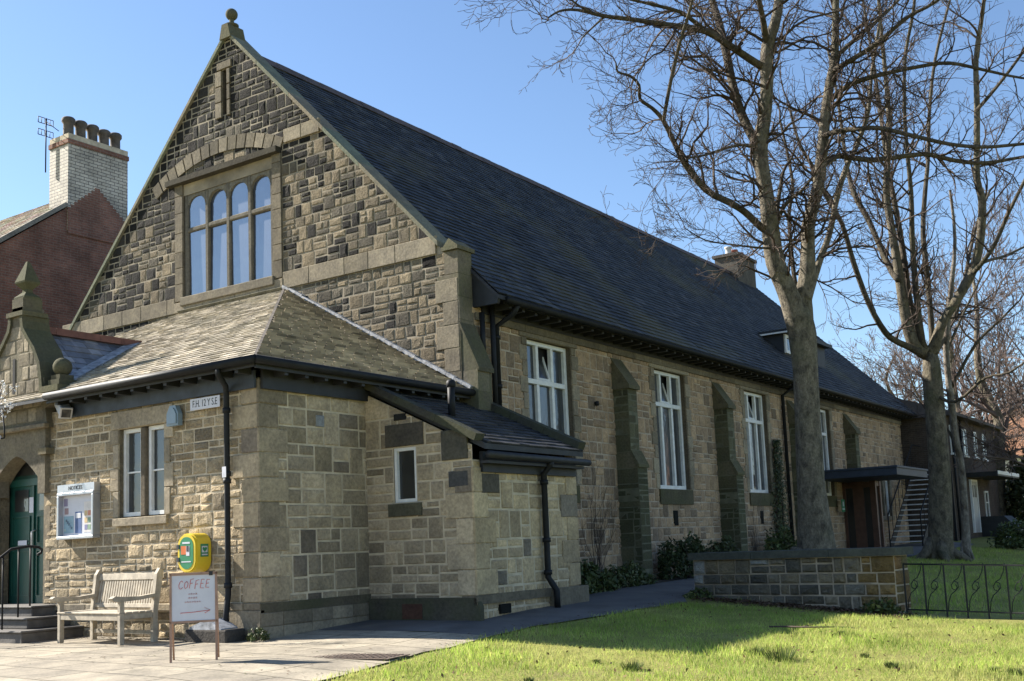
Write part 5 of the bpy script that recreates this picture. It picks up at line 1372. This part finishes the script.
# fallen stick
a=at(775,621,14); 
st=MB(); st.tube([(0,0,0),(.25,-.05,.012),(.55,-.03,.01),(.95,-.02,.02)],[.012,.013,.011,.006],6); st.tube([(.5,-.03,.012),(.62,.06,.04)],[.007,.003],5)
o=st.build('fallen_stick',M['stem']); o.location=(5.95,3.3,g(5.95,3.3)+.03); o.rotation_euler=(0,0,R(-12)); tag(o,'thin fallen stick lying on the sunlit lawn','stick')
# dark tufts on the lawn
def tuft(x,y,s,seed,label):
    r=random.Random(seed); mb=MB()
    for i in range(130):
        d=rand_dir(r); p=V((d.x*s*.5,d.y*s*.5,-.02)); h=s*r.uniform(.3,.6); q=V((p.x*1.8,p.y*1.8,h)); w=V((-d.y,d.x,0)).normalized()*.006 if abs(d.x)+abs(d.y)>.01 else V((.006,0,0))
        k=r.uniform(.7,1.2); mb.face([p-w,p+w,q],0,(.05*k,.075*k,.02*k))
    o=mb.build('grass_tuft',M['grass']); o.location=(x,y,g(x,y)); tag(o,label,'tuft',"dark tufts on the lawn")
tuft(7.05,.75,.26,1,'largest dark grass tuft on the lit lawn, below the middle of the garden wall')
tuft(6.65,1.05,.14,2,'small dark grass tuft just left of the largest tuft')
tuft(6.0,-.6,.16,3,'dark grass tuft near the tip of the building shadow')

r=random.Random(77)
for k in range(9):
    x=r.uniform(4.3,10.5); y=r.uniform(-2.2,3.6)
    if x<3.8+.2*y or (x<6.6 and y>.2): x+=2.4
    tuft(x,y,r.uniform(.06,.11),80+k,'one of the little dark grass tufts dotted over the sunlit lawn')
# ------------------------------------------------------------------ neighbouring houses
# red brick house on the left
HX=-16.8; hy,hz=9.2,12.35
bh=empty('brick_house',(HX,hy,0),0,'tall red brick house with a white brick chimney behind the hall','house')
FB=(V((0,0,0)),Y,X)
sl=.75; hw=7.4
mb=MB(); mb.prism([(-hw,-.3),(hw,-.3),(hw,hz-sl*hw),(0,hz),(-hw,hz-sl*hw)],FB,-12,0); mb.build('brick_wall',M['brick'],bh)
mb=MB()
for s in (-1,1):
    O=V((.02,s*(hw+.3),hz-sl*(hw+.3)+.12)); Sx=V((0,-s,sl)).normalized(); Nx=V((0,s*sl,1)).normalized(); Lx=(hw+.3)*math.sqrt(1+sl*sl)
    pl=[(0,0),(12.2,0),(12.2,Lx),(0,Lx)]
    if s<0: slates(mb,O,V((-1,0,0)),Sx,Nx,[(a,b) for a,b in pl] ,.25,(.28,.4),lambda r,p: tuple(x*r.uniform(.8,1.15) for x in (.26,.21,.155)),.03,.006,61)
    mb.face([O-Nx*.02,O+V((-12.2,0,0))-Nx*.02,O+V((-12.2,0,0))+Sx*Lx-Nx*.02,O+Sx*Lx-Nx*.02],0,(.15,.12,.09))
mb.build('roof',M['tiles'],bh)
mb=MB(); 
for s in (-1,1): ribbon(mb,(.06,s*(hw+.2),hz-sl*(hw+.2)+.1),(.06,s*1.1,hz+.1-sl*1.1),.09,.09,V((0,s*sl,1)).normalized(),1,0,0,(.26,.24,.2))
mb.build('verge',M['dress'],bh)
chm=empty('chimney',(0,0,hz)); chm.parent=bh
mb=MB(); c0,c1=-1.03,1.05
mb.box(-.9,c0,-1.45,.03,c1,1.22); chb=mb.build('stack',M['wbrick'],chm)
mb=MB()                                                     # stepped red brick climbing into the white stack
for k in range(16): mb.box(.03,max(c0+.002,-.12-.115*k),.05-.1*k-.1,.045,min(c1-.002,.06+.115*k),.05-.1*k)
mb.build('stepped_brick',M['brick'],chm)
mb=MB(); mb.box(-.93,c0-.03,1.22,.06,c1+.03,1.36); mb.build('brick_cap',M['brick'],chm)
mb=MB(); mb.box(-.91,c0,1.36,.04,c1,1.53); mb.build('flaunching',M['mortar'],chm)
for k in range(5):
    mb=MB(); y=c0+.22+k*.41; hh=rng.uniform(.95,1.05); mb.lathe((-.30,y,1.50),[(.21,0),(.155,.10),(.15,.42*hh),(.20,.48*hh),(.20,.58*hh),(.16,.62*hh),(.13,.62*hh)],14); mb.build('chimney_pot',M['pot'],chm)
an=empty('aerial',(-.95,c0-.1,0)); an.parent=chm
mb=MB(); mb.tube([(0,0,.5),(0,0,2.2)],.022,6); mb.tube([(0,0,2.1),(.5,.1,1.7)],.012,5); mb.build('mast',M['iron'],an)
mb=MB()
for z in (2.1,1.72):
    for a in (-.26,.02): 
        mb.tube([(.0,a,z-.09),(.0,a+.22,z-.09),(.0,a+.22,z+.09),(.0,a,z+.09),(.0,a,z-.09)],.014,5); mb.tube([(0,a+.11,z-.09),(0,a+.11,z+.09)],.01,5)
mb.build('antenna',M['iron'],an)
# brown brick two storey house at the end of the hall
OX=1.7; gz=.35
oh=empty('brown_house',(OX,35,0),0,'dark brown brick two storey house with a grey door beyond the hall','house')
FO=(V((0,0,0)),Y,X)
wins=[(1.6,4.0,2.2,5.1),(3.6,4.0,4.2,5.1),(5.4,4.0,6.0,5.1),(4.9,1.3,5.6,2.6),(-.6,4.0,.0,5.1)]
dor=(2.2,.85,3.5,2.95)
mb=MB(); mb.prism([(-1.2,-.3),(8.2,-.3),(8.2,5.45),(-1.2,5.45)],FO,-7,0); mb.build('brick_wall',M['brown'],oh)
for q in wins:
    w=empty('window',(0,q[0],q[1])); w.parent=oh; a,b=q[2]-q[0],q[3]-q[1]
    mb=MB()
    for z in ((0,0,.07,b),(a-.07,0,a,b),(.07,0,a-.07,.07),(.07,b-.07,a-.07,b),(.07,b*.6,a-.07,b*.6+.05)): mb.box(0,z[0],z[1],.05,z[2],z[3])
    mb.box(0,-.08,-.08,.1,a+.08,0); mb.build('frame',M['white'],w)
    mb=MB(); mb.box(0,.05,.05,.02,a-.05,b-.05); mb.build('pane',M['glass'],w)
dd=empty('grey_door',(0,dor[0],dor[1])); dd.parent=oh
M['gdoor']=mat_plain('grey_door_paint',(.33,.33,.32),.5,.1,5,.05,.003)
mb=MB(); mb.box(0,0,0,.06,1.0,2.1,0); mb.box(.06,.08,.1,.08,.92,1.2,0); mb.build('door_leaf',M['gdoor'],dd)
mb=MB(); mb.box(.06,.15,1.45,.075,.4,1.95); mb.box(.06,.6,1.45,.075,.85,1.95); mb.build('glazing',M['glass'],dd)
mb=MB(); mb.box(0,-.08,0,.09,0,2.18); mb.box(0,1.0,0,.09,1.08,2.18); mb.box(0,0,2.1,.09,1.0,2.18); mb.build('frame',M['white'],dd)
mb=MB(); mb.box(.0,dor[0]-.5,3.1,1.2,dor[0]+4.2,3.28,0); mb.box(1.2,dor[0]-.5,3.16,1.22,dor[0]+4.2,3.30,1); mb.build('door_hood',[M['timber_b'],M['white']],oh)
mb=MB(); mb.box(0,dor[0]-.4,-.1,1.1,dor[0]+1.5,.6,0); mb.box(1.1,dor[0]-.4,-.1,1.5,dor[0]+1.5,.42,0); mb.box(1.08,dor[0]-.4,.6,1.12,dor[0]+1.5,.66,1); mb.box(1.48,dor[0]-.4,.42,1.52,dor[0]+1.5,.47,1); mb.build('doorstep',[M['step'],M['white']],oh)
mb=MB(); mb.prism([(0,.6),(1.5,.6),(1.5,.9),(.9,1.5),(0,1.5)],(V((0,dor[0]+1.6,0)),X,V((0,-1,0))),-1.8,0); mb.build('step_screen',M['timber_b'],oh)
mb=MB(); mb.prism([(-1.4,5.42),(8.4,5.42),(8.4,5.54),(-1.4,5.54)],FO,-7.4,.4,0,(.06,.05,.045)); 
mb.prism([(.4,5.54),(-3.4,7.0),(-7.4,5.54)][::-1] if False else [(-7.4,5.54),(.4,5.54),(-3.4,6.9)],(V((0,-1.3,0)),X,V((0,-1,0))),-9.7,0,0,(.09,.07,.06)); mb.build('roof',M['tiles'],oh)
pipe([(.08,-.55,5.4),(.08,-.55,.3)],.05,'downpipe',(),oh,'iron'); pipe([(.08,1.0,5.4),(.08,1.0,.3)],.045,'downpipe',(),oh,'iron')
# pale house
b=at(1030,500,74); ph=empty('pale_house',(b.x,b.y,0),R(8),'pale rendered house with an orange tiled roof at the right edge','house')
mb=MB(); mb.box(-4,-4,-.3,6,4,5.6); mb.build('rendered_wall',M['render'],ph)
mb=MB(); mb.prism([(-4.4,5.5),(6.4,5.5),(4.2,8.6),(-2.2,8.6)],F0,-.2,.2)
mb.add([V((-4.4,-4.4,5.5)),V((6.4,-4.4,5.5)),V((6.4,4.4,5.5)),V((-4.4,4.4,5.5)),V((-1.8,0,9)),V((3.8,0,9))],[(0,1,5,4),(1,2,5),(2,3,4,5),(3,0,4),(3,2,1,0)]); mb.build('roof',M['pantile'],ph)
for x in (-2.6,-.4,1.8,4):
    for z in (1.2,3.7):
        w=empty('window',(x,-4,z)); w.parent=ph
        mb=MB(); mb.box(-.5,-.05,0,.5,0,1.2); mb.build('frame',M['dark'],w); mb=MB(); mb.box(-.4,-.07,.1,.4,-.05,1.1); mb.build('pane',M['glass'],w)
eh=empty('brick_house',(25,52,0),R(25),'unseen brick house added opposite the long wall for the tall windows to mirror','house')  # out of camera view, added so the tall windows have something to reflect
mb=MB(); mb.box(-7,-4,-1.5,9,4,5.6); mb.build('brick_wall',M['brick'],eh)
mb=MB(); mb.prism([(-4.4,5.6),(4.4,5.6),(0,8.6)],(V((-7.2,0,0)),Y,X),0,16.4,0,(.12,.09,.08)); mb.build('roof',M['tiles'],eh)
for x in (-5,-2,1,4,7):
    for z in (.8,3.6):
        w=empty('window',(x,-4,z)); w.parent=eh
        mb=MB(); mb.box(-.65,-.06,0,.65,0,1.4); mb.build('frame',M['white'],w); mb=MB(); mb.box(-.5,-.08,.12,.5,-.06,1.28); mb.build('pane',M['glass'],w)
wild_tree('bare_tree','unseen bare tree added opposite the long wall for the tall windows to mirror',(15,38,g(15,38)),11,301,M['twigp'],1.0,.8)  # unseen tree, put in only as a reflection for the side windows
wild_tree('bare_tree','unseen bare tree added beside the opposite brick house for the windows to mirror',(21,40,g(21,40)),12,302,M['twigp'],1.0,.8)  # another added tree outside the view, there to show in the panes
# metal staircase
ms=empty('metal_staircase',(.75,28.4,g(.75,28.4)),0,'black metal outdoor staircase with pale treads at the far end of the hall','staircase')
n=15; run=.27; ris=.185
mb=MB(); mb.box(0,-.02,0,.01,.0,.01)
tr=MB(); tr.box(0,0,-.03,1.05,.26,0,0); tr.box(0,-.015,-.035,1.05,0,.004,1); tobj=tr.build('tread',[M['iron'],M['steel']],ms)
for k in range(n):
    o=tobj if k==0 else copy_tree(tobj,ms); o.location=(0,k*run,ris*(k+1))
for x in (-.03,1.06):
    mb=MB(); mb.prism([(0,0),(.3,0),(n*run+.1,n*ris-.05),(n*run+.1,n*ris+.12),(n*run-.1,n*ris+.12),(-.05,.15)],(V((x,0,0)),Y,X),0,.03); mb.build('stringer',M['iron'],ms)
    mb=MB(); mb.tube([(x,0,0),(x,0,1.1),(x,n*run,n*ris+1.0),(x,n*run+1.2,n*ris+1.0)],.025,6)
    for k in range(0,n,2): mb.tube([(x,k*run,k*ris),(x,k*run,k*ris+1.05)],.012,5)
    mb.build('handrail',M['iron'],ms)
mb=MB(); mb.box(-.03,n*run,n*ris-.04,1.06,n*run+1.2,n*ris,0); mb.box(1.0,n*run+1.1,-.1,1.08,n*run+1.18,n*ris-.04,0); mb.build('landing',M['iron'],ms)

# ------------------------------------------------------------------ light and sky
A,B=1.45,.31
ld=V((A,B,-1)).normalized(); el=math.asin(-ld.z); az=math.atan2(-ld.x,-ld.y)     # azimuth of the sun measured from +Y towards +X
sd=bpy.data.lights.new('sun','SUN'); sd.energy=5.0; sd.angle=R(.53); sd.color=(1,.94,.84)
so=bpy.data.objects.new('sun',sd); COL.objects.link(so); so.rotation_euler=ld.to_track_quat('-Z','Y').to_euler()
w=bpy.data.worlds.new('World'); SC.world=w; w.use_nodes=True; nt=w.node_tree; bg=nt.nodes['Background']
sk=nt.nodes.new('ShaderNodeTexSky'); sk.sky_type='NISHITA'; sk.sun_disc=False; sk.sun_elevation=el; sk.sun_rotation=az; sk.air_density=1.0; sk.dust_density=.25; sk.ozone_density=3.5; sk.altitude=50
nt.links.new(sk.outputs[0],bg.inputs['Color']); bg.inputs['Strength'].default_value=.075
vs=SC.view_settings; vs.view_transform='Standard'; vs.look='None'; vs.gamma=1; vs.exposure=1.5; vs.use_curve_mapping=False
SC.render.engine='CYCLES'; SC.cycles.max_bounces=6
